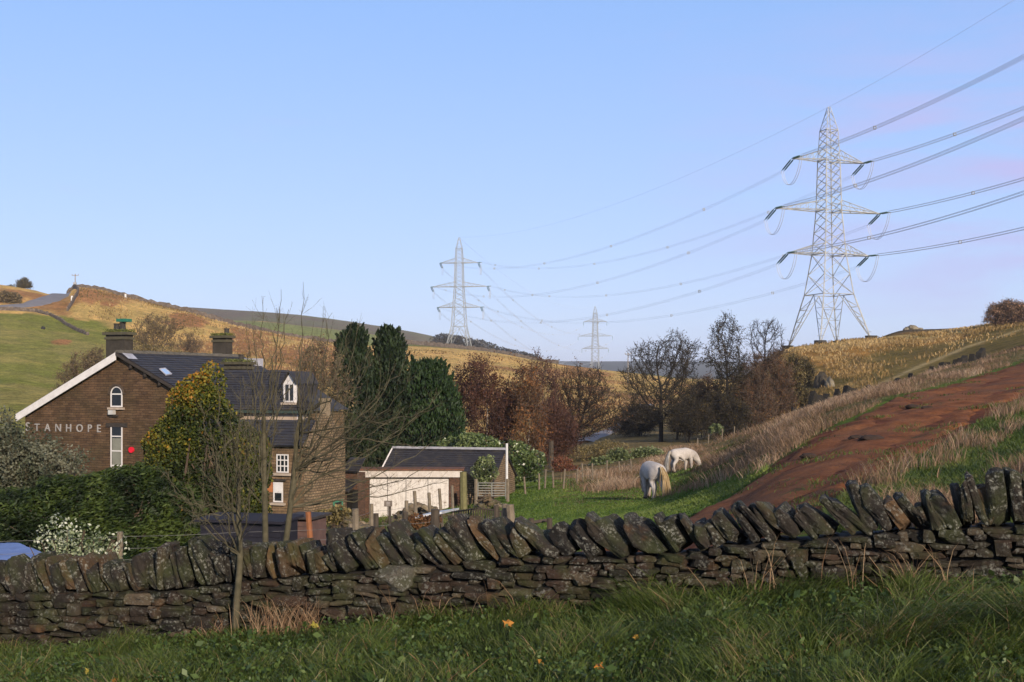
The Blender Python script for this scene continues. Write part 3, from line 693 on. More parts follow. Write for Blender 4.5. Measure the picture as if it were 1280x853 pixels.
tree('bare_treetop', 'pale bare poplar tree whose thin top pokes above the skyline', 'tree', 672, 150, [(673,458,14,18),(673,490,20,34)], n=420, rt=.018, rmax=.2, bark='grey', crown='grey', twigs=3, tl=.9, trunktop=.4, seed=41, up=1.2, tw_r=.016, group=GV)
GD = 'dark trees between the valley and the tall pylon'
tree('sycamore_tree', 'large dark twin-trunked tree with flat open crown', 'tree', 826, 150, [(815,450,30,22),(840,445,30,24),(800,470,24,22),(850,480,20,40),(820,500,38,26),(795,520,20,16)], n=2200, rt=.028, rmax=.46, leafm=LM['oak'], nleaf=4200, lsize=.17, twigs=3, tl=.95, trunktop=.35, seed=42, tw_r=.022, group=GD)
tree('sycamore_tree', 'thin dark tree close behind the twin-trunked one', 'tree', 846, 154, [(858,450,14,22),(866,440,10,10),(850,490,20,34),(870,500,18,20)], n=1200, rt=.026, rmax=.34, leafm=LM['oak'], nleaf=600, lsize=.24, twigs=3, tl=.95, trunktop=.4, seed=43, tw_r=.022, group=GD)
tree('oak_tree', 'dark round-headed tree second from the tall pylon', 'tree', 909, 150, [(908,422,24,20),(905,450,28,18),(912,475,28,22),(900,440,20,12)], n=2000, rt=.028, rmax=.42, leafm=LM['oak'], nleaf=4600, lsize=.17, twigs=3, tl=.9, trunktop=.5, seed=44, tw_r=.022, group=GD)
tree('bare_oak_tree', 'bare fan-shaped tree nearest the tall pylon', 'tree', 953, 160, [(958,415,22,20),(948,430,16,16),(975,435,14,10),(955,450,24,14)], n=1900, rt=.026, rmax=.38, twigs=3, tl=.85, trunktop=.48, seed=45, tw_r=.021, group=GD)
# scrub at the foot of those trees
GS = 'russet scrub under the dark trees'
SC = [(880,158,[(880,500,26,26),(868,515,22,24)],'russet','russet scrub bush between the two big dark trees'),
      (905,148,[(905,520,30,26)],'oak','dark bush round the foot of the round-headed tree'),
      (935,152,[(938,490,28,36),(950,515,26,26)],'russet','tall russet thicket below the bare fan-shaped tree'),
      (965,158,[(968,470,24,32),(975,500,22,34)],'russet','dark brown thicket climbing towards the pylon footing'),
      (990,162,[(990,468,14,22),(1000,505,20,22)],'scrub','yellow-brown scrub on the bank below the pylon'),
      (800,170,[(800,525,26,16),(782,532,18,12)],'oak','dark low scrub beside the valley road'),
      (860,146,[(862,525,28,20)],'oak','shadowy bush left of the green field corner'),
      (1008,185,[(1006,470,9,16)],'scrub','scrub patch beside the rock outcrop')]
for k, (px, d, E, lf_, lb) in enumerate(SC):
    tree('scrub_bush', lb, 'bush', px, d, E, n=420, rt=.015, rmax=.09, bark='dark', crown='brown' if lf_ in ('russet','maroon') else 'dark', leafm=LM[lf_], nleaf=6500, lsize=.17, twigs=4, tl=1.0, trunktop=.15, seed=60+k, stems=3, tw_r=.015, group=GS)
GG = 'small evergreen bushes beyond the field fence'
for k, (px, py, rx, ry, d, lb) in enumerate([(751, 580, 14, 9, 104, 'small light green bush beyond the field fence, leftmost of four'), (773, 572, 16, 12, 108, 'glossy dark bush with light leaves beyond the field fence'),
        (808, 567, 20, 8, 110, 'low wide green bush nearest the grazing horses'), (895, 536, 10, 6, 140, 'small bright green bush at the upper end of the field')]):
    bush('evergreen_bush', lb, 'shrub', px, d, [(px, py, rx, ry), (px+rx*.5, py+2, rx*.6, ry*.8)], LM['rhodo'], 4200, .16, 80+k, .1, group=GG, rough=1.0)
bush('russet_bush', 'low dry reddish bush behind the field fence posts', 'shrub', 703, 98, [(703,582,14,12),(715,590,12,10)], LM['yew'], 2600, .14, 86, .1, rough=.8, stems=16)
bush('russet_bush', 'tawny bramble bank below the spreading oak', 'shrub', 735, 116, [(735,568,30,12),(760,560,24,10)], LM['scrub'], 3600, .16, 87, .1, rough=.8, stems=16)
tree('skyline_tree', 'orange-leaved bushy tree on the right-hand skyline', 'tree', 1262, 236, [(1262,392,22,14),(1245,395,14,11),(1290,392,24,12)], n=520, rt=.025, rmax=.2, bark='brown', crown='brown', leafm=LM['amber'], nleaf=6500, lsize=.26, twigs=4, tl=1.0, trunktop=.12, seed=90, tw_r=.018, stems=3)
# far wood on the moor edge: nobody could count it
g = np.random.default_rng(5); fw = []
for px in np.arange(545, 668, 2.2):
    tp = np.interp(px, [545,552,562,575,590,600,612,625,640,655,668], [421,418,419,421,425,424,432,436,439,443,447]); bt = tp+np.interp(px, [545, 600, 668], [16, 18, 6])
    dd = 880+g.random()*60
    for q in range(3): fw.append((*at(px+g.normal()*2, tp+(bt-tp)*(.28+.3*q)+g.normal(), dd), 3.6, 5, 3.2))
P = in_ellipsoids(fw, 15000, g, .4); V, Q, rr = leaves(P, 1.3, g.random(len(P)), .8, g=g)
tag(mesh_np('far_wood', V, Q, LM['far'], None, rr), 'distant dark wood on the moor edge behind the middle pylon', 'wood', kind='stuff')
# ------------------------------------------------------------------ pylons
steel = plain('galvanised_steel', (.42,.43,.42), (.22,.23,.23), .8, .5, 0)
steel_d = plain('weathered_steel', (.34,.35,.36), (.24,.25,.26), .8, .5, 0)
glassins = plain('insulator_glass', (.16,.27,.24), (.10,.18,.16), 3, .25, 0)
wire_m = plain('conductor_wire', (.55,.57,.62), (.48,.5,.56), 3, .5, 0)
conc = plain('footing_concrete', (.06,.055,.05), (.035,.033,.03), 4, .9, .3)
def arm_spec(H):   # height fraction, half length, body half-width
    return [(.772*H, .174*H, .033*H), (.560*H, .256*H, .038*H), (.376*H, .198*H, .0505*H)]
def pylon(name, label, px, d, pytop, rz, r=.11, tension=True, foot=True, dirs=None, half=None):
    base = gp(px, d, 0); H = at(px, pytop, d).z-base.z; a = .123*H if half is None else half
    root = empty(name, base, rz, label, 'pylon', 'electricity pylons of the power line')
    def hw(z):
        return float(np.interp(z, [0, .205*H, .376*H, .56*H, .772*H, .90*H, H], [a, .073*H*a/(.123*H), .0505*H, .038*H, .033*H, .027*H, .004*H]))
    c4 = [(1, 1), (-1, 1), (-1, -1), (1, -1)]
    def cor(k, z): w = hw(z); return np.array([c4[k % 4][0]*w, c4[k % 4][1]*w, z])
    leg = MB(); brace = MB()
    gz = [ground(base.x+(Matrix.Rotation(rz, 3, 'Z')@Vector((c[0]*a, c[1]*a, 0))).x, base.y+(Matrix.Rotation(rz, 3, 'Z')@Vector((c[0]*a, c[1]*a, 0))).y)-base.z for c in c4]
    lv = [0, .205*H, .376*H, .56*H, .772*H, .90*H, H]
    for k in range(4):
        p0 = cor(k, 0); p0[2] = gz[k]
        leg.beam(p0, cor(k, lv[1]), r*1.25)
        for z0, z1 in zip(lv[1:-1], lv[2:]): leg.beam(cor(k, z0), cor(k, z1), r*(1.1 if z1 < .8*H else .7))
    # body bracing: crossed bays
    zs = [.205*H, .29*H, .376*H]+list(np.linspace(.376*H, .56*H, 5)[1:])+list(np.linspace(.56*H, .772*H, 7)[1:])+list(np.linspace(.772*H, .90*H, 5)[1:])
    for k in range(4):
        for z0, z1 in zip(zs[:-1], zs[1:]):
            brace.beam(cor(k, z0), cor(k+1, z1), r*.6); brace.beam(cor(k+1, z0), cor(k, z1), r*.6)
        for z in (.205*H, .376*H, .56*H, .772*H, .90*H): brace.beam(cor(k, z), cor(k+1, z), r*.75)
        zt = np.linspace(.90*H, .985*H, 4)
        for j in range(3): brace.beam(cor(k, zt[j]), cor(k+1, zt[j+1]), r*.4)
        # splayed lower legs: K bracing to the middle of the belt
        A = cor(k, 0); A[2] = gz[k]; B = cor(k+1, 0); B[2] = gz[(k+1) % 4]; C1 = cor(k, .205*H); C2 = cor(k+1, .205*H); mid = (C1+C2)/2
        brace.beam(A, mid, r*.75); brace.beam(B, mid, r*.75)
        for t in (.3, .5, .72):
            for (P, Cc) in ((A, C1), (B, C2)):
                q = P+(Cc-P)*t; q2 = P+(mid-P)*t; brace.beam(q, q2, r*.42)
                q3 = P+(mid-P)*(t+.18); brace.beam(q, q3, r*.42)
        # anti-climb guard
        q = A+(C1-A)*.16; brace.beam(q+np.array([-.9, 0, 0]), q+np.array([.9, 0, 0]), r*.3); brace.beam(q+np.array([0, -.9, 0]), q+np.array([0, .9, 0]), r*.3)
    leg.build('tower_legs', steel, root); brace.build('lattice_bracing', steel, root)
    tips = []
    for (z, L, w) in arm_spec(H):
        for sx in (-1, 1):
            m = MB(); tip = np.array([sx*L, 0, z]); h = .028*H
            for sy in (-1, 1):
                b0 = np.array([sx*w, sy*w, z]); t0 = np.array([sx*w*.97, sy*w*.97, z+h*1.55])
                m.beam(b0, tip, r*1.1); m.beam(t0, tip, r*.65)
                for t in (.2, .4, .6, .8):
                    m.beam(b0+(tip-b0)*t, t0+(tip-t0)*t, r*.4)
                    m.beam(b0+(tip-b0)*t, t0+(tip-t0)*(t-.2), r*.4)
            for t in (.2, .4, .6, .8):
                q1 = np.array([sx*w, w, z]); q2 = np.array([sx*w, -w, z]); m.beam(q1+(tip-q1)*t, q2+(tip-q2)*(t-.2), r*.4)
            m.box(min(tip[0], tip[0]-sx*.6), max(tip[0], tip[0]-sx*.6), -.3, .3, z-.16, z+.16)
            m.build('crossarm', steel, root); tips.append(tip)
    if foot:
        for k in range(4):
            m = MB(); x, y = c4[k][0]*a, c4[k][1]*a
            th = np.linspace(0, 6.283, 11)[:-1]; pts = [(x+1.25*math.cos(t), y+1.25*math.sin(t)) for t in th]
            m.poly_prism(pts, 2, gz[k]-.6, gz[k]+.75); m.build('footing', conc, root)
    iM = root.matrix_world  # not evaluated yet: compose by hand
    Mz = Matrix.Rotation(rz, 3, 'Z')
    world_tips = [Vector(base)+Mz@Vector(t) for t in tips]
    peak = Vector(base)+Vector((0, 0, H))
    inv = Mz.transposed()
    att = []
    for i, t in enumerate(world_tips):
        row = []
        if tension:
            ends = []
            for di_, dr in enumerate(dirs):
                dd = Vector((dr[0]-t.x*0, dr[1], 0)).normalized(); e = t+dd*.09*H*.95+Vector((0, 0, -.036*H*di_-.004*H)); ends.append(e)
                lp0 = np.array(inv@(t-Vector(base))); lp1 = np.array(inv@(e-Vector(base))); side = np.array([.28, 0, 0]); m = MB()
                for sd in (-1, 1):
                    V, Q = tubes([lp0+side*sd], [lp1+side*sd], .05, .05, 4); m.add(V, Q)
                    nn = 16; tt = np.linspace(.16, .86, nn)[:, None]; P = lp0+side*sd+(lp1-lp0)*tt; ax = unit(lp1-lp0)
                    V, Q = tubes(P-ax*.07, P+ax*.07, .17, .08, 7); m.add(V, Q)
                m.build('insulator_string', glassins, root); row.append(e)
            # jumper loop under the arm
            l0 = np.array(inv@(ends[0]-Vector(base))); l1 = np.array(inv@(ends[1]-Vector(base))); tt = np.linspace(0, 1, 15)
            for off in (-.25, .25):
                P = l0[None]*(1-tt[:, None])+l1[None]*tt[:, None]; P[:, 2] -= .085*H*(1-(2*tt-1)**2)**.7; P[:, 0] += off
                m = MB(); m.chain(P, .055, 4); m.build('jumper_cable', wire_m, root)
        else:
            e = t+Vector((0, 0, -.062*H)); lp0 = np.array(inv@(t-Vector(base))); lp1 = np.array(inv@(e-Vector(base)))
            m = MB(); V, Q = tubes([lp0], [lp1], .05, .05, 4); m.add(V, Q); tt = np.linspace(.1, .95, 14)[:, None]; P = lp0+(lp1-lp0)*tt
            V, Q = tubes(P+np.array([0, 0, .08]), P-np.array([0, 0, .08]), .12, .26, 7); m.add(V, Q); m.build('insulator_string', glassins, root); row = [e, e]
        att.append(row)
    return att, peak
P1 = Vector((66.9, 254, 0)); P2 = Vector((-24.1, 540, 0)); P3 = Vector((72, 1040, 0)); P0 = Vector((112, -4, 0)); P4 = Vector((150, 1500, 0))
a1, pk1 = pylon('lattice_pylon', 'tall grey steel lattice pylon standing on the right-hand hill', 1036, 254, 134, R(19), .125, True, True, [(P0-P1).xy.to_tuple(), (P2-P1).xy.to_tuple()])
a2, pk2 = pylon('lattice_pylon', 'middle-distance white-looking pylon on the field wall behind the conifers', 574, 545, 297, R(-9), .12, True, False, [(P1-P2).xy.to_tuple(), (P3-P2).xy.to_tuple()], half=5.2)
a3, pk3 = pylon('lattice_pylon', 'farthest and smallest pylon, rising behind the valley trees', 744, 1040, 383, R(-14), .16, False, False, None, half=4.8)
GCB = 'conductor bundles of the power line'
nmw = ['upper left', 'upper right', 'middle left', 'middle right', 'lower left', 'lower right']
def span(p, q, sag, r, n, label, sep=.42, rise=0, spacers=5):
    p = np.array(p); q = np.array(q); t = np.linspace(0, 1, n)
    P = p+(q-p)*t[:, None]; P[:, 2] -= 4*sag*t*(1-t)
    dr = unit((q-p)*np.array([1, 1, 0])); sd = np.array([-dr[1], dr[0], 0])*sep/2; up = np.array([0, 0, sep/2]); mb = MB()
    offs = [sd+up, -sd+up, sd-up, -sd-up] if sep else [np.zeros(3)]
    for o in offs: mb.chain(P+o, r, 3)
    o = mb.build('power_cable' if sep else 'earth_wire', wire_m)
    for k in range(spacers if sep else 0):
        tt = (k+.62)/spacers; c = p+(q-p)*tt; c[2] -= 4*sag*tt*(1-tt); m = MB()
        for o1, o2 in ((0, 1), (1, 3), (3, 2), (2, 0)): m.beam(c+offs[o1]*1.15, c+offs[o2]*1.15, .085)
        m.build('spacer', steel, o)
    return tag(o, label, 'power cable', GCB if sep else 'earth wires of the power line')
for i in range(6):
    q0 = a1[i][0]; d0 = Vector((45.0, -254, 0)); tgt = Vector((a1[i][0].x+d0.x, a1[i][0].y+d0.y, a1[i][0].z+27))
    span(q0, tgt, 10, .038, 60, f'{nmw[i]} four-wire cable running from the tall pylon out of the picture to the right')
    span(a1[i][1], a2[i][0], 9.5, .016, 50, f'{nmw[i]} four-wire cable sagging between the tall and the middle pylon')
    span(a2[i][1], a3[i][0], 17, .022, 50, f'{nmw[i]} four-wire cable sagging between the middle and the farthest pylon', .5, spacers=4)
span(pk1, pk1+Vector((45, -254, 27)), 7, .022, 50, 'single thin wire from the tall pylon tip up out of the picture', 0)
span(pk1, pk2, 7, .024, 50, 'single thin wire joining the tips of the tall and the middle pylon', 0)
span(pk2, pk3, 12, .04, 50, 'single thin wire joining the tips of the middle and the farthest pylon', 0)
# wooden utility poles
polew = plain('pole_wood', (.30,.27,.23), (.2,.18,.15), 3, .9, .2)
def utility(px, d, pytop, label, r=.2, box=False):
    base = gp(px, d, -.2); H = at(px, pytop, d).z-base.z; root = empty('utility_pole', base, R(10), label, 'utility pole')
    m = MB(); V, Q = tubes([(0, 0, 0)], [(0, 0, H)], r, r*.7, 8); m.add(V, Q); m.build('post', polew, root)
    m = MB(); m.box(-1.1, 1.1, -.12, .12, H-.6, H-.4); m.build('crossarm', polew, root)
    for x in (-1.0, 0, 1.0): m = MB(); V, Q = tubes([(x, 0, H-.35)], [(x, 0, H)], .1, .07, 6); m.add(V, Q); m.build('insulator', steel_d, root)
    if box: m = MB(); m.box(-.5, .5, -.9, -.15, H-4.4, H-2.9); m.build('transformer', steel_d, root)
utility(94, 402, 342.5, 'wooden utility pole with a transformer on the left skyline', .2, True)
utility(785, 420, 441, 'thin utility pole above the golden field right of the farthest pylon', .2)
# ------------------------------------------------------------------ drystone walls across the hills
hillstone = plain('hill_wall_stone', (.12,.095,.075), (.055,.045,.038), 1.4, .95, .6, .15, c3=(.20,.17,.14))
def hillwall(label, pts, h=1.15, w=.5, step=.7, seed=0, dark=False, jit=.22, mt=None):
    g = np.random.default_rng(seed); P = []
    for (px, d) in pts: v = gp(px, d); P.append((v.x, v.y))
    P = np.array(P); s = np.concatenate([[0], np.cumsum(np.linalg.norm(np.diff(P, axis=0), axis=1))]); t = np.arange(0, s[-1], step)
    X = np.interp(t, s, P[:, 0]); Y = np.interp(t, s, P[:, 1]); n = len(t); tg = unit(np.stack([np.gradient(X), np.gradient(Y)], 1)); nr = np.stack([-tg[:, 1], tg[:, 0]], 1)
    z = ground(X, Y); hh = h*(1+jit*(g.random(n)-.5)*2+.35*(fbm(t/6, t*0+seed, 3, seed)-.5))
    pr = [(-w*.6, -.6), (-w*.5, .5), (-w*.32, 1), (w*.32, 1), (w*.5, .5), (w*.6, -.6)]
    V = np.stack([np.stack([X+nr[:, 0]*(o+g.normal(size=n)*.04), Y+nr[:, 1]*(o+g.normal(size=n)*.04), z+hh*k+g.normal(size=n)*.03], 1) for o, k in pr], 1).reshape(-1, 3)
    i = np.arange(n-1)[:, None]*6+np.arange(5)[None]; Q = np.stack([i, i+1, i+7, i+6], -1).reshape(-1, 4)
    m = MB(); m.add(V, Q)
    for e in (0, (n-1)*6): m.add(V[[e, e+1, e+4, e+5]], [(0, 1, 2, 3)]); m.add(V[[e+1, e+2, e+3, e+4]], [(0, 1, 2, 3)])
    o = m.build('drystone_field_wall', mt or hillstone); return tag(o, label, 'stone wall', 'drystone walls across the fields')
hillwall('stone wall along the left skyline, running down from the road crest', [(84,399),(93,402),(130,402),(160,402),(200,402),(240,402),(262,404),(290,412),(330,430),(390,446),(430,470)], 1.5, .7, 1.0, 1)
hillwall('broken stone wall above the green pasture at the far left', [(-80,325),(0,326),(20,327),(45,328),(60,325)], .9, .6, .5, 2)
hillwall('stone wall dropping from the road bend beside the pasture corner', [(62,325),(78,315),(96,300),(110,292)], .75, .6, .5, 3)
hillwall('stone wall curving down from the utility pole to the road', [(92,395),(98,375),(96,360),(90,345),(84,335)], 1.1, .5, .8, 4)
hillwall('long stone wall on the brow below the middle pylon', [(470,535),(500,530),(540,528),(585,527),(620,526),(654,524),(700,522)], 1.9, .8, 1.1, 5)
hillwall('dark tumbled stone wall in the gully below the tall pylon hill', [(990,116),(1010,116),(1040,119),(1075,121),(1110,122),(1150,124),(1190,128),(1230,134)], 1.9, .9, .6, 6, jit=.5, mt=plain('dark_gully_stone', (.03,.026,.02), (.015,.013,.011), 1.4, .95, .6, .1))
# hut on the green strip, rocks, marker posts
def hut():
    root = empty('field_hut', gp(256, 520), R(20), 'tiny reddish stone hut on the green strip beyond the left skyline', 'hut')
    m = MB(); m.box(-3.2, 2.8, -1.5, 1.5, -.3, 1.6); m.build('wall', plain('hut_stone', (.30,.15,.10), (.2,.11,.08), 2), root)
    m = MB(); m.poly_prism([(-1.75, 1.6), (0, 2.3), (1.75, 1.6)], 0, -3.4, 3.0); m.build('roof', plain('hut_roof', (.2,.12,.10), None, 2), root)
hut()
rockm = plain('outcrop_rock', (.20,.17,.12), (.075,.065,.05), .8, .95, .8, .2, c3=(.30,.27,.2))
def rock(name, label, px, d, sx, sy, sz, seed, m=rockm, group=None, dz=0):
    bm = bmesh.new(); bmesh.ops.create_icosphere(bm, subdivisions=3, radius=1); g = np.random.default_rng(seed)
    for v in bm.verts:
        c = v.co; n = float(fbm(np.array([c.x*1.7+c.z+seed]), np.array([c.y*1.7-c.z*1.3]), 4, seed)[0]); c = c*(.62+.75*n)
        v.co = Vector((c.x*sx, c.y*sy, c.z*sz))
    me = bpy.data.meshes.new(name); bm.to_mesh(me); bm.free(); o = link(name, me, m, None, gp(px, d, dz)); return tag(o, label, 'rock', group)
GR = 'rocks and boulders on the hills'
rock('boulder', 'larger rounded boulder of the group on the right skyline', 1140, 300, 1.5, 1.2, 1.1, 1, group=GR)
rock('boulder', 'smaller boulder at the left of the right skyline group', 1133, 300, .9, .9, .8, 2, group=GR)
rock('boulder', 'low boulder at the right of the right skyline group', 1150, 302, .8, .8, .5, 3, group=GR)
rock('rock_outcrop', 'tall pale rock outcrop on the slope below the tall pylon', 1027, hit(1027, 484, 150, 240), 1.1, 1.5, 2.4, 4, plain('dark_outcrop', (.075,.06,.04), (.032,.027,.02), 1.2, .95, .8, .2, c3=(.13,.105,.07)), group=GR)
rock('rock_outcrop', 'narrow darker rock right of the tall pale outcrop', 1037, hit(1037, 484, 140, 240), 0.7, 1.0, 1.4, 5, group=GR)
rock('boulder', 'small dark boulder in the green pasture at the left', 54, 292, .55, .5, .5, 6, plain('dark_rock', (.03,.03,.03)), group=GR, dz=.2)
for k, (px, d, lb) in enumerate([(157, 385, 'small white marker stone below the left skyline wall'), (90, 352, 'white marker post beside the hill road')]):
    m = MB(); m.poly_prism([(-.25, -.2), (.25, -.2), (.22, .2), (-.22, .2)], 2, -.3, 1.3); o = m.build('marker_post', plain('white_paint_rough', (.7,.7,.68), (.55,.55,.53), 3), None, False, gp(px, d)); tag(o, lb, 'post')
# ------------------------------------------------------------------ the near drystone wall
def stonemat(name, base_cols, moss=(.035,.045,.012), lich=.5, rndsrc='attr'):
    m, nt, b = nmat(name); co = geoco(nt)
    if rndsrc == 'attr':
        a = N(nt, 'ShaderNodeAttribute'); a.attribute_name = 'rnd'; rv = a.outputs['Fac']
    else:
        a = N(nt, 'ShaderNodeObjectInfo'); rv = a.outputs['Random']
    f0 = noise(nt, co, 7, 8, .7); f1 = noise(nt, co, 38, 6, .7); f2 = noise(nt, co, 3.0, 5, .6)
    c = ramp(nt, rv, base_cols)
    c = mix(nt, 1.0, c, ramp(nt, f0, [(.25, (.45,.43,.42)), (.7, (1.45,1.4,1.35))]), 'MULTIPLY')
    # moss tint on upward faces
    ge = N(nt, 'ShaderNodeNewGeometry'); sp = N(nt, 'ShaderNodeSeparateXYZ'); nt.links.new(ge.outputs['Normal'], sp.inputs[0])
    mf = math_(nt, 'MULTIPLY', ramp(nt, f2, [(.45, (0,)*3), (.62, (1,)*3)]), math_(nt, 'MULTIPLY_ADD', sp.outputs['Z'], .55))
    mf.node.inputs[2].default_value = .35 if False else .0
    mm = math_(nt, 'MULTIPLY', ramp(nt, f2, [(.45, (0,)*3), (.62, (1,)*3)]), .55)
    c = mix(nt, mm, c, (*moss, 1))
    # pale lichen spots
    vo = N(nt, 'ShaderNodeTexVoronoi'); vo.inputs['Scale'].default_value = 22; vo.inputs['Randomness'].default_value = 1; nt.links.new(co, vo.inputs['Vector'])
    ls = ramp(nt, vo.outputs['Distance'], [(.20, (1,)*3), (.34, (0,)*3)])
    lw = ramp(nt, noise(nt, co, 5.5, 5, .7), [(.44, (0,)*3), (.58, (1,)*3)])
    lw2 = ramp(nt, noise(nt, co, 26, 6, .75, .6), [(.54, (0,)*3), (.60, (1,)*3)])
    lf = math_(nt, 'MULTIPLY', math_(nt, 'MAXIMUM', math_(nt, 'MULTIPLY', ls, .8), lw2), math_(nt, 'MULTIPLY', lw, lich))
    c = mix(nt, lf, c, (.27,.27,.23,1))
    # a little rusty orange
    oc = ramp(nt, noise(nt, co, 4.2, 4, .6), [(.60, (0,)*3), (.72, (.6,)*3)])
    c = mix(nt, oc, c, (.085,.045,.020,1))
    nt.links.new(c, b.inputs['Base Color']); b.inputs['Roughness'].default_value = .85
    bump(nt, b, math_(nt, 'ADD', f0, math_(nt, 'MULTIPLY', f1, .6)), .9, .03)
    return m
SM = stonemat('wall_stone', [(0,(.010,.009,.007)),(.35,(.024,.018,.013)),(.6,(.040,.024,.016)),(.8,(.022,.020,.014)),(1,(.085,.066,.044))], rndsrc='attr')
CM = stonemat('coping_stone', [(0,(.012,.011,.010)),(.4,(.028,.023,.018)),(.7,(.020,.018,.015)),(1,(.085,.052,.026))], lich=.62, rndsrc='obj')
def grid_box(n):
    """surface of a unit cube with n cuts per edge, verts in [-1,1]"""
    idx = {}; V = []; Q = []
    def vid(p):
        k = tuple(np.round(p, 4))
        if k not in idx: idx[k] = len(V); V.append(p)
        return idx[k]
    L = np.linspace(-1, 1, n+1)
    for ax in range(3):
        for s in (-1, 1):
            for i in range(n):
                for j in range(n):
                    q = []
                    for (a, b_) in ((i, j), (i+1, j), (i+1, j+1), (i, j+1)):
                        p = [0, 0, 0]; p[ax] = s; p[(ax+1) % 3] = L[a]; p[(ax+2) % 3] = L[b_]; q.append(vid(np.array(p, float)))
                    Q.append(q if s > 0 else q[::-1])
    return np.array(V), np.array(Q)
GB4 = grid_box(4); GB7 = grid_box(7)
def rough_stone(G, sx, sy, sz, g, amt=.12, rnd_=.35, flat=True, shear=0):
    V, Q = G; k = g.random()*50
    p = V.copy(); L = np.linalg.norm(p, axis=1, keepdims=True); cube = np.abs(p).max(1, keepdims=True)
    p = p*(1-rnd_)+p/L*1.18*rnd_
    # chipped corners
    for _ in range(4):
        nrm = unit(g.normal(size=3)*np.array([1, .6, 1])); lim = .82+.25*g.random(); dd = p@nrm; over = np.maximum(dd-lim, 0); p = p-over[:, None]*nrm
    n1 = fbm(p[:, 0]*1.4+k, p[:, 2]*1.4+p[:, 1]*2.1+k, 4, 3)-.5; n2 = fbm(p[:, 1]*1.7-k, p[:, 0]*1.5-p[:, 2]+k, 4, 8)-.5
    p = p+unit(p)*(n1*amt*2)[:, None]; p[:, 0] += n2*amt; p[:, 2] += shear*p[:, 0]
    tx = g.normal()*.12; p[:, 0] += p[:, 2]*tx
    return p*np.array([sx, sy, sz]), Q
WD = unit(np.array([1, -.3, 0.0])); WN = np.array([.287, .958, 0]); 
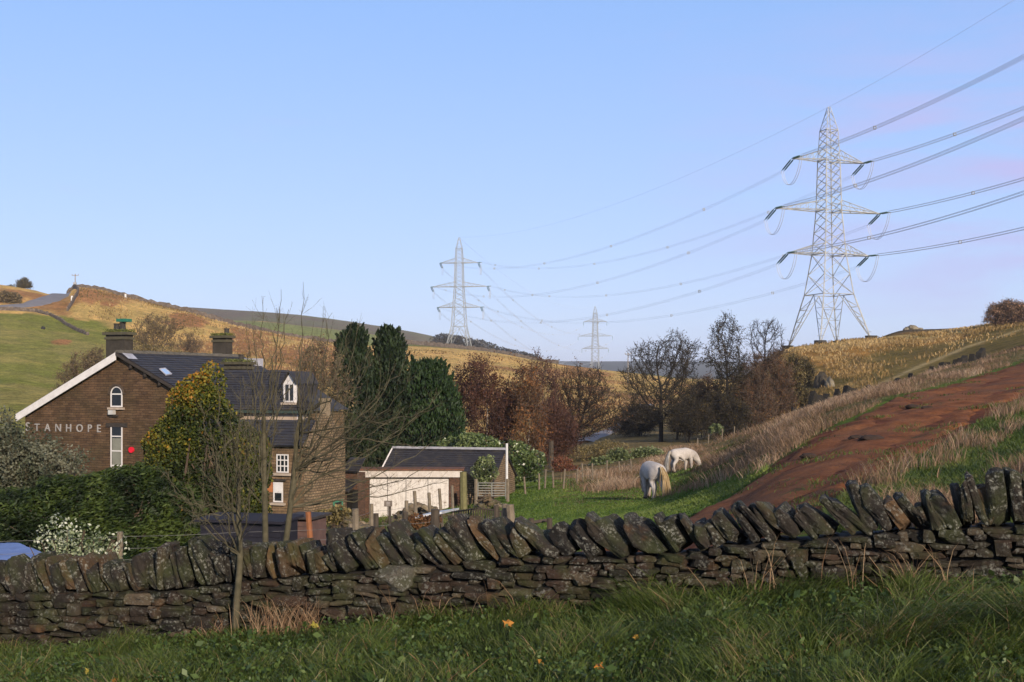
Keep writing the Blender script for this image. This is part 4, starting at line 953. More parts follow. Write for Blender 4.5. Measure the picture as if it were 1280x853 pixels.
# top of the coping and its foot along the wall, read by photo column
TOPX = np.array([-160,0,60,120,180,240,290,340,400,440,480,520,560,600,640,680,720,760,800,840,880,920,960,1000,1040,1080,1120,1160,1200,1240,1280,1420])
TOPY = np.array([706,702,700,696,688,684,683,680,674,668,662,662,658,652,655,652,655,651,645,641,645,632,636,640,627,615,612,606,598,592,592,585])
FOOX = np.array([-160,0,200,290,400,480,560,640,720,800,860,925,1000,1080,1180,1280,1420])
FOOY = np.array([748,744,738,728,716,710,705,698,697,694,690,678,673,666,661,656,648])
def wall_at(px):
    """point on the wall's camera-side face for a photo column"""
    k = (px-640)/F; Yf = 11.0/(1+.3*k); return np.array([k*Yf, Yf])
def build_wall():
    g = np.random.default_rng(12)
    root = empty('drystone_wall', (0, 11.0, ground(0, 11.0)), 0, 'long dark drystone wall with leaning lichen-spotted coping stones across the foreground', 'stone wall')
    o0 = np.array([0, 11.0, ground(0, 11.0)])
    # faces: courses of flat stones
    L0, L1 = -7.2, 6.2; mb = MB()
    def top_z(s):
        X = s*WD[0]; Y = 11.0+s*WD[1]; px = 640+F*X/Y; return (YH-np.interp(px, FOOX, FOOY))/F*Y, X, Y
    for side in (0, 1):
        z_off = 0.0; lift = 0
        nc = 10
        for c in range(nc):
            s = L0+g.random()*.2; hh = .055+.028*g.random()
            while s < L1:
                zt, X, Y = top_z(s); zb = ground(X, Y)-.12; H = zt-zb; ch = H/nc*1.0
                big = g.random() < .16 and c < nc-1
                ln = .09+.27*g.random()**1.4; hgt = ch*(.80+.36*g.random())*(1.75 if big else 1)
                zc = zb+ch*(c+.5)+(ch*.45 if big else 0)+.012*(fbm(np.array([s*1.1]), np.array([c*.8]), 2, 4)[0]-.5)*4
                V, Q = rough_stone(GB4, ln*.5*.97, .11, hgt*.5*.98, g, .09, .22, shear=g.normal()*.05)
                off = g.normal()*.016+(.012 if big else 0)
                cpos = np.array([X, Y, zc])+WN*((.10-off) if side == 0 else (.36+off)); cpos = cpos+WD*ln*.5
                Vw = V[:, :1]*WD+V[:, 1:2]*WN+np.stack([0*V[:, 0], 0*V[:, 0], V[:, 2]], 1)+cpos
                mb.add(Vw-o0, Q, g.random()); s += ln+.004
    mb.build('stone_courses', SM, root, False)
    m = MB(); n = 60; ss = np.linspace(L0, L1, n); pts = []
    for s in ss:
        zt, X, Y = top_z(s)
        for (w, z) in ((.09, ground(X, Y)-.3), (.09, zt-.03), (.37, zt-.03), (.37, ground(X, Y)-.3)): pts.append(np.array([X, Y, 0])+WN*w+np.array([0, 0, z])-o0)
    i = np.arange(n-1)[:, None]*4+np.arange(3)[None]; m.add(np.array(pts), np.stack([i, i+1, i+5, i+4], -1).reshape(-1, 4)); m.build('rubble_core', plain('rubble_core', (.018,.015,.012), (.01,.009,.008), 9), root)
    w = wall_at(493); V, Q = rough_stone(GB7, .20, .13, .125, g, .06, .15); bz = (YH-724)/F*w[1]
    bo = mesh_np('pale_block', V[:, :1]*WD+V[:, 1:2]*WN+V[:, 2:3]*np.array([0, 0, 1.])+np.array([w[0], w[1], bz])+WN*.085-o0, Q, stonemat('pale_lichen_stone', [(0,(.10,.09,.075)),(1,(.13,.12,.10))], lich=1.0, rndsrc='obj'), root); bo['label'] = 'large square block pale with lichen'
    # coping stones, each its own part
    s = L0; k = 0; extra = MB()
    while s < L1:
        zt, X, Y = top_z(s); px = 640+F*X/Y; ztop = (YH-np.interp(px, TOPX, TOPY))/F*Y
        lean = np.interp(px, [0, 250, 330, 440, 560, 700, 860, 960, 1060, 1150, 1200, 1290], [24, 20, 8, 30, 42, 42, 30, 48, 40, 26, 12, 9])+g.normal()*6
        th = np.interp(px, [0, 400, 700, 1000, 1280], [.12, .115, .15, .125, .13])*(.55+.72*g.random()**1.3)
        Hh = (ztop-zt)*(1.04+.18*g.normal())+.02; Hh = max(Hh*.90, .20)
        lr = R(lean); length = (Hh-th*.5*math.sin(lr))/math.cos(lr)*.98; length = min(length, .62)
        V, Q = rough_stone(GB7, th*.5, .215+.02*g.normal(), length*.5, g, .15, .30)
        taper = 1-.22*(V[:, 2]/(length*.5))*g.random(); V[:, 0] *= taper
        ca, sa = math.cos(lr), math.sin(lr); x = V[:, 0]*ca-V[:, 2]*sa; z = V[:, 0]*sa+V[:, 2]*ca; V = np.stack([x, V[:, 1], z], 1)
        ry = g.normal()*.10; V = np.stack([V[:, 0]*math.cos(ry)-V[:, 1]*math.sin(ry), V[:, 0]*math.sin(ry)+V[:, 1]*math.cos(ry), V[:, 2]], 1)
        zb_ = zt-.02-V[:, 2].min()
        cpos = np.array([X, Y, zb_])+WN*(.215+g.normal()*.015); Vw = V[:, :1]*WD+V[:, 1:2]*WN+V[:, 2:3]*np.array([0, 0, 1.])
        if -20 < px < 1300 and k < 104:
            bo = mesh_np('coping_stone', Vw, Q, None, root, None, False, tuple(cpos-o0)); bo.data.materials.append(CM); k += 1
        else: extra.add(Vw+cpos-o0, Q)
        s += th/math.cos(lr)*(.80)+.004
    eo = extra.build('further_coping', CM, root); eo['kind'] = 'stuff'; print('coping stones', k, 'last px', px)
    return root
build_wall()
# ------------------------------------------------------------------ grass
def blades(X, Y, h, w, lean, rv, mat, name, bend=.5, g=rng, dz=0.0, leandir=None):
    n = len(X); z = ground(X, Y)+dz-.01; B = np.stack([X, Y, z], 1)
    th = g.random(n)*6.283 if leandir is None else leandir+g.normal(size=n)*.7
    ld = np.stack([np.cos(th), np.sin(th), np.zeros(n)], 1)*lean[:, None]
    fw = g.random(n)*6.283; sd = np.stack([np.cos(fw), np.sin(fw), np.zeros(n)], 1)*(w/2)[:, None]
    up = np.array([0, 0, 1.])
    M1 = B+up*(h*.45)[:, None]+ld*(h*.18)[:, None]; M2 = B+up*(h*.80)[:, None]+ld*(h*.55)[:, None]; Tp = B+up*(h*(1-bend*.25*np.minimum(lean, 1.5)))[:, None]+ld*(h*1.0)[:, None]
    V = np.stack([B-sd, B+sd, M1-sd*.9, M1+sd*.9, M2-sd*.6, M2+sd*.6, Tp-sd*.08, Tp+sd*.08], 1).reshape(-1, 3)
    q = np.array([(0,1,3,2),(2,3,5,4),(4,5,7,6)]); Q = (q[None]+(np.arange(n)*8)[:, None, None]).reshape(-1, 4)
    return mesh_np(name, V, Q, mat, None, np.repeat(rv, 8), True)
GM = leafmat('grass_blade', [(.05,(.024,.038,.009)),(.35,(.060,.092,.015)),(.60,(.105,.145,.024)),(.76,(.16,.17,.055)),(.88,(.27,.22,.11)),(1,(.30,.17,.085))], .35, .5, .3)
g = np.random.default_rng(33)
def verge_pts(n, y0=5.6, over=.0):
    s = g.random(n)*15-7.6; Yw = wallY(s)-.30; Y = y0+(Yw+over-y0)*g.random(n)**.85; return s, Y
nb = 150000
X, Y = verge_pts(nb)
cl = fbm(X*1.6, Y*1.6, 4, 41); cl2 = fbm(X*5, Y*5, 3, 43); long_ = sstep(.50, .62, fbm(X*.9+3, Y*.9, 3, 47))*sstep(0, 2.5, X)+.35*sstep(.55,.7,cl)
keep = (cl2+g.random(nb)*.5 > .42)
X, Y, cl, cl2, long_ = X[keep], Y[keep], cl[keep], cl2[keep], long_[keep]; n = len(X)
h = (.055+.10*g.random(n)**1.5+.10*sstep(.45,.7,cl)*g.random(n))*(1+1.1*long_)
ld = 6.283*fbm(X*.7, Y*.7, 2, 49)*2
rv = np.clip(.36+(cl2-.5)*.9+(cl-.5)*.6+g.normal(size=n)*.14+.05*long_+(g.random(n) > .94)*.40, 0, 1)
tag(blades(X, Y, h, .0045+.004*g.random(n), .35+.9*g.random(n)+long_*.5, rv, GM, 'verge_grass', g=g, leandir=ld+g.normal(size=n)*1.1), 'rough green grass of the shaded verge in front of the wall', 'grass', kind='stuff')
# broad-leaved weeds among the grass
WM = leafmat('weed_leaf', [(.05,(.022,.042,.012)),(.5,(.055,.095,.022)),(.95,(.12,.17,.045))], .3, .5, .35)
nw_ = 46000; X, Y = verge_pts(nw_); c3 = fbm(X*2.2+7, Y*2.2, 3, 53); k = c3+g.random(nw_)*.26+.05*sstep(1, -4, X) > .56; X, Y, c3 = X[k], Y[k], c3[k]
P = np.stack([X, Y, ground(X, Y)+.02+.13*g.random(len(X))], 1)
V, Q, rr = leaves(P, .018+.030*g.random(len(X))+.05*(g.random(len(X)) > .95), np.clip(.5+g.normal(size=len(X))*.2, 0, 1), .62, up=np.array([0, 0, .35]), g=g)
tag(mesh_np('verge_weeds', V, Q, WM, None, rr), 'small broad-leaved weeds growing through the verge grass', 'weeds', kind='stuff')
# fallen leaves
FL = leafmat('fallen_leaf_orange', [(0,(.45,.18,.03)),(.5,(.50,.28,.05)),(1,(.50,.42,.08))], .3)
spots = [(207*3/3+0, 0)]
for k, (px, py, c, sz, lb) in enumerate([(635, 779, .1, .085, 'bright orange fallen leaf in the middle of the verge'), (393, 781, 1.0, .075, 'pale yellow fallen leaf left of the middle of the verge'), (170, 827, .35, .05, 'orange fallen leaf at the lower left of the verge'), (109, 839, .9, .05, 'yellow fallen leaf near the lower left corner'), (143, 851, .0, .05, 'rusty fallen leaf at the bottom edge, left part'), (749, 834, .0, .06, 'rusty fallen leaf at the bottom, right of the middle'), (795, 797, .5, .045, 'small amber fallen leaf right of the bright orange one'), (677, 828, .2, .05, 'brown-orange fallen leaf below the bright orange one')]):
    d = hit(px, py+4, 6, 13) if False else None
    ds = np.linspace(6, 12, 200); Xs = (px-640)/F*ds; pp = YH-(ground(Xs, ds)+.11)*F/ds; d = float(ds[int(np.argmin(abs(pp-py)))])
    th = np.linspace(0, 6.283, 11)[:-1]; rad = sz*.5*(1+.28*np.cos(th*5)); a = g.random()*6
    Vv = [(0, 0, .008)]+[(r_*math.cos(t+a), r_*math.sin(t+a), .012*math.sin(t*3)) for r_, t in zip(rad, th)]
    Qq = [(0, 1+i, 1+(i+1) % 10, 1+(i+2) % 10) for i in range(0, 10, 2)]
    o = mesh_np('fallen_leaf', Vv, Qq, FL, None, np.full(11, c), False, ((px-640)/F*d, d, ground((px-640)/F*d, d)+.11)); o.rotation_euler = (R(38+g.normal()*10), g.normal()*.3, 0)
    tag(o, lb, 'leaf', 'fallen leaves in the verge grass')
# dry straw tufts against the wall foot
DM = leafmat('dry_straw', [(0,(.20,.11,.06)),(.5,(.30,.19,.11)),(1,(.42,.30,.18))], .3, .6)
GT = 'dry grass tufts at the foot of the stone wall'
for k, (px, n, h, spread, lb) in enumerate([(345, 130, .42, .26, 'dry straw tuft right of the sapling trunk'), (385, 110, .40, .18, 'reddish dry straw tuft at the foot of the wall, left of the middle'), (272, 50, .26, .15, 'thin dry straw tuft left of the sapling trunk'), (510, 14, .5, .3, 'few long pale dry stems leaning on the wall below the white block'), (620, 12, .42, .3, 'sparse dry stems against the wall near its middle'), (960, 20, .62, .4, 'long bleached dry stems crossing the wall, right of the middle'), (1080, 16, .5, .4, 'dry stems leaning against the right part of the wall'), (1125, 26, .36, .08, 'upright dry tuft at the right part of the wall foot'), (1170, 12, .45, .3, 'rightmost dry stems against the wall')]):
    w = wall_at(px); c = np.array([w[0], w[1]-.22]); Xs = c[0]+g.normal(size=n)*spread*.5; Ys = c[1]+g.normal(size=n)*.07
    o = blades(Xs, Ys, h*(.5+.6*g.random(n)), np.full(n, .006), .25+.7*g.random(n), g.random(n), DM, 'dry_grass_tuft', g=g); tag(o, lb, 'dry grass', GT)
# field grass, reeds and tussocks beyond the wall
TM = leafmat('reed_blade', [(0,(.06,.075,.022)),(.2,(.13,.09,.045)),(.5,(.24,.15,.09)),(.8,(.33,.22,.145)),(1,(.44,.33,.22))], .3, .6)
def field_pts(n, px0, px1, d0, d1, pw=1.0):
    px = px0+(px1-px0)*g.random(n); d = np.exp(math.log(d0)+(math.log(d1)-math.log(d0))*g.random(n)**pw); return (px-640)/F*d, d, px
X, Y, px = field_pts(200000, 690, 1330, 19, 125)
xu = np.interp(Y, TRU[:, 1], TRU[:, 0]); inside = (X < xu-.3)
c1 = fbm(X/2.6, Y/5, 4, 111); c2 = fbm(X/9, Y/14, 3, 113)
d0_ = np.interp(px, [690, 780, 860, 925, 1000, 1100], [66, 54, 44, 37, 30, 24]); dens = sstep(-4, 5, Y-d0_+(c2-.5)*14)
dens = dens*np.where(px < 800, sstep(690, 760, px-(Y-60)*.5)*(Y < 92), 1)
k = inside & (c1+g.random(len(X))*.35 > .56) & (g.random(len(X)) < dens); X, Y, c1, c2 = X[k], Y[k], c1[k], c2[k]; n = len(X)
pxr = 640+F*X/Y; h = (.12+.30*g.random(n))*(.25+1.0*sstep(.40,.72,c1))*np.interp(pxr, [860, 960], [1.55, 1.0]); w_ = .006+.0003*Y
tag(blades(X, Y, h, w_,   .3+.9*g.random(n), np.clip(.50+(c1-.55)*2.0+(c2-.5)*1.2+g.normal(size=n)*.2, 0, 1), TM, 'reed_grass', g=g, leandir=fbm(X/2, Y/2, 2, 9)*9+g.normal(size=n)*1.2), 'tall bleached reed grass on the bank left of the red track', 'reeds', kind='stuff')
X, Y, px = field_pts(90000, 1030, 1420, 11.6, 62)
PM2 = leafmat('tussock_blade', [(0,(.035,.06,.012)),(.5,(.085,.125,.024)),(1,(.20,.19,.06))], .35, .5, .3)
xl = np.interp(Y, TRL[:, 1], TRL[:, 0]); c1 = fbm(X/1.5, Y/2.2, 4, 121)
k = (X > xl+.15)&(Y > wallY(X)+.9); X, Y, c1, xl = X[k], Y[k], c1[k], xl[k]; n = len(X)
tall = sstep(.62,.68,c1)*(g.random(n) < .5); edge = sstep(2.6, .8, X-xl)*(fbm(X/1.1, Y/1.4, 2, 5) > .58)*(g.random(n) < .5)*(X > xl+.6); tall = np.maximum(tall, edge)
h = .06+.10*g.random(n)+tall*(.14+.28*g.random(n)); rv = np.where(tall > .3, .62+.3*g.random(n), .0)
tm = tall > .3
tag(blades(X[~tm], Y[~tm], h[~tm], (.010+.0004*Y[~tm]), .5+.7*g.random((~tm).sum()), np.clip(.5+(c1[~tm]-.5)*1.6+g.normal(size=(~tm).sum())*.16, 0, 1), PM2, 'tussock_grass', g=g), 'short green tussocky grass right of the red track', 'grass', kind='stuff')
tag(blades(X[tm], Y[tm], h[tm], (.007+.0003*Y[tm]), .25+.4*g.random(tm.sum()), np.clip(.5+g.normal(size=tm.sum())*.22, 0, 1), TM, 'dry_reed_clumps', g=g), 'straw-coloured reed clumps edging the right side of the red track', 'reeds', kind='stuff')
PM = leafmat('pasture_blade', [(0,(.045,.085,.013)),(.5,(.10,.165,.026)),(1,(.18,.22,.05))], .35, .5, .3)
X, Y, px = field_pts(120000, 560, 960, 15, 80); c1 = fbm(X/3, Y/4, 4, 131); xu = np.interp(Y, TRU[:, 1], TRU[:, 0]); k = (X < xu-.1); X, Y, c1 = X[k], Y[k], c1[k]; n = len(X)
tag(blades(X, Y, .03+.05*g.random(n)+.05*sstep(.6,.7,c1), .012+.0006*Y, .5+.6*g.random(n), np.clip(.5+(c1-.5)*1.1+g.normal(size=n)*.16, 0, 1), PM, 'pasture_grass', g=g), 'short green pasture grass where the ponies graze', 'grass', kind='stuff')

# coarse hill grass: tussocks over the golden hillsides
HM = leafmat('hill_grass', [(0,(.055,.055,.017)),(.3,(.13,.09,.03)),(.6,(.28,.18,.065)),(1,(.46,.33,.15))], .2, .7)
def hillgrass(name, label, n, px0, px1, d0, d1, f, seed, hs=1.0):
    g = np.random.default_rng(seed); px = px0+(px1-px0)*g.random(n); d = np.exp(math.log(d0)+(math.log(d1)-math.log(d0))*g.random(n)); X = (px-640)/F*d; Y = d
    c1 = fbm(X/4, Y/7, 4, seed); c2 = fbm(X/16, Y/26, 4, 91); k = (c1+g.random(n)*.3 > .60) & f(px, d, X, Y, g) & ((c2 < .52+.08*g.random(n)) | (seed != 301)); X, Y, c1, c2 = X[k], Y[k], c1[k], c2[k]; n = len(X)
    return tag(blades(X, Y, hs*(.25+.45*g.random(n)), .0008*Y*(.7+.6*g.random(n)), .3+.8*g.random(n), np.clip(.62-(c2-.48)*2.4+g.normal(size=n)*.16, .0 if seed == 301 else .34, 1), HM, name, g=g), label, 'grass', kind='stuff')
hillgrass('moor_grass', 'coarse golden grass on the hill under the tall pylon', 52000, 960, 1330, 122, 262, lambda px, d, X, Y, g: (px > 940) & ((Y > 224) | ((px < 1090+g.normal(size=len(px))*18) & (fbm(X/9, Y/9, 3, 5) > .46)) | (g.random(len(px)) < .12)), 301)
def left_open(px, d, X, Y, g):
    gb = 150+np.clip((310-Y)/210, 0, 1)*130
    return (px > gb+12) | (Y > 326)
hillgrass('hillside_grass', 'coarse golden grass over the left and middle hillsides', 60000, -20, 800, 150, 470, lambda px, d, X, Y, g: left_open(px, d, X, Y, g) & (px < np.interp(Y, [100, 170, 235, 300], [600, 640, 800, 960])) & ~((px < 100) & (Y > 318)), 303)
X, Y, px = field_pts(1500, 880, 1330, 18, 90); ts = track_side(X, Y); c1 = fbm(X/1.2, Y/1.6, 3, 151); k = (ts > .1) & ((c1 > .62) | ((ts < .9) & (c1 > .5))); X, Y = np.repeat(X[k], 22), np.repeat(Y[k], 22); n = len(X)
X = X+g.normal(size=n)*.16; Y = Y+g.normal(size=n)*.2
tag(blades(X, Y, .04+.07*g.random(n), .008+.0003*Y, .5+.7*g.random(n), np.clip(.42+g.normal(size=n)*.2, 0, .95), GM, 'track_grass', g=g, dz=.06), 'small green tufts scattered over the red track', 'grass', kind='stuff')
clod = plain('dark_clod', (.05,.03,.022), (.03,.022,.017), 9, .95, .7, .03)
for k, (px, py, sz, lb) in enumerate([(1090, 553, .34, 'widest dark clod of earth on the red track'), (1070, 551, .22, 'dark turf clod left of the widest one on the red track'), (1142, 512, .26, 'dark clod of earth near the upper edge of the red track'), (1160, 513, .20, 'small dark clod right of another near the upper edge of the red track'), (1010, 574, .20, 'small dark clod at the left edge of the red track')]):
    d = hit(px, py, 18, 90); o = rock('earth_clod', lb, px, d, sz, sz*.7, sz*.35, 40+k, clod, 'clods of earth on the red track', .07); o['category'] = 'clod'
# ------------------------------------------------------------------ the stone house
def brickmat(name, c1, c2, mortar, bw=.42, bh=.15, blotch=(.03,.03,.012), bl=.5, msz=.012):
    m, nt, b = nmat(name); co = objco(nt); sp = N(nt, 'ShaderNodeSeparateXYZ'); nt.links.new(co, sp.inputs[0])
    cb = N(nt, 'ShaderNodeCombineXYZ'); wb = noise(nt, co, 1.3, 4, .6); nt.links.new(math_(nt, 'ADD', math_(nt, 'ADD', sp.outputs['X'], sp.outputs['Y']), math_(nt, 'MULTIPLY', wb, .5)), cb.inputs['X']); nt.links.new(math_(nt, 'ADD', sp.outputs['Z'], math_(nt, 'MULTIPLY', wb, .12)), cb.inputs['Y'])
    br = N(nt, 'ShaderNodeTexBrick'); nt.links.new(cb.outputs[0], br.inputs['Vector']); br.inputs['Scale'].default_value = 1
    br.inputs['Brick Width'].default_value = bw; br.inputs['Row Height'].default_value = bh; br.inputs['Mortar Size'].default_value = msz; br.inputs['Mortar Smooth'].default_value = .3; br.inputs['Bias'].default_value = 0
    br.inputs['Color1'].default_value = (*c1, 1); br.inputs['Color2'].default_value = (*c2, 1); br.inputs['Mortar'].default_value = (*mortar, 1)
    f = noise(nt, co, 2.2, 8, .7); c = mix(nt, 1.0, br.outputs['Color'], ramp(nt, f, [(.3, (.5,.5,.5)), (.7, (1.5,1.4,1.35))]), 'MULTIPLY')
    f2 = noise(nt, co, .55, 5, .65); c = mix(nt, math_(nt, 'MULTIPLY', ramp(nt, f2, [(.45, (0,)*3), (.66, (1,)*3)]), bl), c, (*blotch, 1))
    nt.links.new(c, b.inputs['Base Color']); b.inputs['Roughness'].default_value = .92
    bump(nt, b, math_(nt, 'SUBTRACT', noise(nt, co, 14, 5, .7), br.outputs['Fac']), .7, .03); return m
WALLM = brickmat('house_gritstone', (.075,.046,.026), (.125,.078,.045), (.045,.031,.021), .34, .11)
WALLG = brickmat('wing_gritstone', (.12,.082,.045), (.19,.13,.075), (.07,.05,.034), .34, .12, blotch=(.07,.06,.03), bl=.3)
WALLP = brickmat('gable_rubble', (.17,.125,.075), (.26,.195,.12), (.08,.06,.04), .22, .11, (.09,.08,.05), .2, .02)
BRICKR = brickmat('shed_brick', (.09,.05,.035), (.14,.075,.05), (.05,.04,.03), .225, .075, (.03,.02,.015), .4)
slate = plain('roof_slate', (.030,.029,.035), (.018,.017,.020), 2.2, .55, .5, .02, c3=(.060,.050,.036))
slate.node_tree.nodes['Principled BSDF'].inputs['Specular IOR Level'].default_value = .3
ridget = plain('ridge_tile', (.13,.115,.09), (.06,.055,.045), 5, .8, .5)
white = plain('white_paint', (.66,.63,.61), (.54,.51,.49), 3, .5, .05)
dirtyw = plain('flaking_white_paint', (.56,.52,.49), (.42,.37,.33), 5, .6, .2)
glass = plain('window_glass', (.02,.025,.03), (.012,.014,.016), 1, .08, 0)
darkw = plain('dark_timber', (.05,.04,.035), (.03,.025,.02), 6, .8, .3)
mossy = plain('mossy_cap', (.10,.12,.025), (.05,.045,.02), 9, .95, .8, .03, c3=(.16,.16,.04))
pot = plain('chimney_pot', (.05,.045,.04), (.03,.028,.025), 5, .8, .2)
lead = plain('lead_flashing', (.42,.42,.46), (.25,.25,.28), 4, .4, .2)
HO = Vector((-18, 55, 0)); HA = math.atan2(-.3808, .9246); HU = np.array([.9246, -.3808]); HV = np.array([.3808, .9246])
HZ = -7.0
house = empty('stone_house', (HO.x, HO.y, HZ), HA, 'dark gritstone house with slate roofs, mossy chimneys and a name in letters on its gable', 'house')
def lx_of(px, ly):
    """local x on the plane local y = ly seen in photo column px"""
    k = (px-640)/F; ox = HO.x+HV[0]*ly; oy = HO.y+HV[1]*ly
    return (k*oy-ox)/(HU[0]-k*HU[1])
def lz_of(px, py, ly):
    l = lx_of(px, ly); d = HO.y+HV[1]*ly+HU[1]*l; return (YH-py)/F*d-HZ
def ly_of(px, lx):
    k = (px-640)/F; ox = HO.x+HU[0]*lx; oy = HO.y+HU[1]*lx
    return (k*oy-ox)/(HV[0]-k*HV[1])
def slope_roof(mb, A, B, C_, D_, courses, th=.05, sw=.3, lift=.03, g=np.random.default_rng(3)):
    """A,B ridge ends; D,C eave ends (A-D and B-C are the verges): overlapping slate courses"""
    A, B, C_, D_ = [np.array(p, float) for p in (A, B, C_, D_)]
    nrm = unit(np.cross(B-A, D_-A)); nrm = nrm if nrm[2] > 0 else -nrm
    for k in range(courses):
        t0 = k/courses; t1 = min(1, (k+1.12)/courses)
        a = A+(D_-A)*t0; b = B+(C_-B)*t0; c = B+(C_-B)*t1; d = A+(D_-A)*t1
        L = np.linalg.norm(b-a); n = max(1, int(L/sw)); e = (g.random()-.5)*.5/n
        for j in range(n):
            s0 = max(0, j/n+(e if j else 0)); s1 = min(1, (j+1)/n+(e if j < n-1 else 0))
            p = [a+(b-a)*s0+nrm*.012, a+(b-a)*s1+nrm*.012, d+(c-d)*s1+nrm*(lift+.012*g.random()), d+(c-d)*s0+nrm*(lift+.012*g.random())]
            mb.add(p, [(0, 1, 2, 3)]); mb.add([p[3], p[2], p[2]-nrm*.03, p[3]-nrm*.03], [(0, 1, 2, 3)])
    lo = nrm*-th
    mb.add([A, B, C_, D_, A+lo, B+lo, C_+lo, D_+lo], [(0,1,2,3), (7,6,5,4), (0,4,5,1), (1,5,6,2), (2,6,7,3), (3,7,4,0)])
def window(parent, lx, z0, z1, w, y, name='window', axis='x', bars_v=1, bars_h=(0.5,), arch=False, reveal=.10, fw=.06, sill=True, lintel=None, mat_=None, pl=None):
    """window on a wall facing -y (axis x) or +x (axis y); its frame, glass and sill"""
    mat_ = mat_ or white
    def P(a, b, z): return (a, b, z) if axis == 'x' else (b, a, z)
    def bx(m, a0, a1, b0, b1, z0_, z1_):
        if axis == 'x': m.box(a0, a1, b0, b1, z0_, z1_)
        else: m.box(b0, b1, a0, a1, z0_, z1_)
    s = -1 if axis == 'x' else 1
    f0, f1 = y+s*.035, y+s*.005; fr = MB(); x0, x1 = lx-w/2, lx+w/2
    lo, hi = min(f0, f1), max(f0, f1)
    bx(fr, x0, x0+fw, lo, hi, z0, z1); bx(fr, x1-fw, x1, lo, hi, z0, z1); bx(fr, x0+fw, x1-fw, lo, hi, z0, z0+fw); bx(fr, x0+fw, x1-fw, lo, hi, z1-fw, z1)
    for k in range(1, bars_v): xx = x0+w*k/bars_v; bx(fr, xx-fw*.35, xx+fw*.35, lo, hi, z0+fw, z1-fw)
    for t in bars_h: zz = z0+(z1-z0)*t; bx(fr, x0+fw, x1-fw, lo-.004, hi+.004, zz-fw*.45, zz+fw*.45)
    W = fr.build(name, mat_, parent)
    gl = MB(); g0, g1 = sorted((y+s*.012, y-s*.02)); bx(gl, x0+fw*.6, x1-fw*.6, g0, g1, z0+fw*.6, z1-fw*.6)
    if arch:
        th = np.linspace(0, math.pi, 10); r_ = w/2
        pts = [(lx+r_*math.cos(t), z1+r_*.95*math.sin(t)) for t in th]
        gl.poly_prism([(p, q) for p, q in pts], 1 if axis == 'x' else 0, g0, g1)
        ar = MB(); pp = [np.array(P(lx+(r_-fw*.4)*math.cos(t), (lo+hi)/2, z1+(r_*.95-fw*.4)*math.sin(t))) for t in th]; ar.chain(pp, fw*.5, 6); ar.build('arch_frame', mat_, W)
    gl.build('glass', glass, W)
    if sill: m = MB(); q0, q1 = sorted((y+s*.12, y)); bx(m, x0-.12, x1+.12, q0, q1, z0-.12, z0-.02); m.build('sill', plain('sill_stone', (.42,.34,.27), (.3,.24,.19), 5, .8, .2), W)
    return W
hw_ = 5.6; eave = 5.67; ridge = 8.39; DEP = 9.6
m = MB(); m.box(-hw_, hw_, .002, DEP, -.8, eave-.1)
m.poly_prism([(-hw_, eave-.1), (hw_, eave-.1), (0, ridge-.08)], 1, .0, DEP); m.build('main_wall', WALLM, house)
mr = MB(); sl = (ridge-eave)/hw_
zr = ridge+.05
def za(x): return zr-abs(x)*sl
for sgn in (-1, 1):
    e = sgn*(hw_+.28)
    slope_roof(mr, (sgn*.02, -.22, zr), (sgn*.02, DEP+.1, zr), (e, DEP+.1, za(e)), (e, -.22, za(e)), 26, .07, .32)
roofA = mr.build('roof', slate, house)
m = MB()
for k in range(22): y0 = -.2+k*(DEP+.2)/22; m.poly_prism([(-.17, zr-.03), (0, zr+.11+.01*(k % 3)), (.17, zr-.03)], 1, y0, y0+(DEP+.2)/22-.025)
m.build('ridge_tiles', ridget, roofA)
m = MB(); e = -(hw_+.34)
m.add([(0, -.27, zr-.00), (e, -.27, za(e)), (e, -.27, za(e)-.36), (0, -.27, zr-.36), (0, -.21, zr-.00), (e, -.21, za(e)), (e, -.21, za(e)-.36), (0, -.21, zr-.36)], [(0,1,2,3),(7,6,5,4),(0,4,5,1),(2,6,7,3),(1,5,6,2),(3,7,4,0)])
m.build('white_bargeboard', white, house)
m = MB(); e = hw_+.34
m.add([(0, -.27, zr), (e, -.27, za(e)), (e, -.27, za(e)-.14), (0, -.27, zr-.14), (0, -.21, zr), (e, -.21, za(e)), (e, -.21, za(e)-.14), (0, -.21, zr-.14)], [(0,1,2,3),(7,6,5,4),(0,4,5,1),(2,6,7,3),(1,5,6,2),(3,7,4,0)])
for k in range(1, 7): x = hw_*k/7; m.box(x-.06, x+.06, -.2, 0, za(x)-.34, za(x)-.12)
m.build('dark_verge', darkw, house)
# gable windows
x = lx_of(146, 0); w = abs(lx_of(153.5, 0)-lx_of(138.8, 0))
Wn = window(house, x, lz_of(146, 509, 0), lz_of(146, 492, 0), w, 0, bars_h=(.95,), arch=True)
Wn['label'] = 'small round-headed white window high in the gable'
m = MB(); th = np.linspace(0, math.pi, 12); zc = lz_of(146, 493, 0); pts = [np.array((x+(w/2+.09)*math.cos(t), -.03, zc+(w/2+.09)*math.sin(t))) for t in th]; m.chain(pts, .07, 5); m.build('arch_stones', plain('arch_stone', (.07,.05,.035)), Wn)
Wt = window(house, x, lz_of(146, 604, 0), lz_of(146, 531, 0), w, 0, bars_h=(.30, .55, .80), sill=False); Wt['label'] = 'tall narrow white window with a blind'
m = MB(); m.box(x-w/2-.25, x+w/2+.28, -.06, 0, lz_of(146, 534, 0), lz_of(146, 529, 0)); m.build('lintel', darkw, Wt)
m = MB(); m.box(x-w/2+.1, x+w/2-.08, -.03, -.018, lz_of(146, 588, 0), lz_of(146, 548, 0)); m.build('blind', plain('blind_cloth', (.22,.22,.18), (.15,.15,.12), 2), Wt)
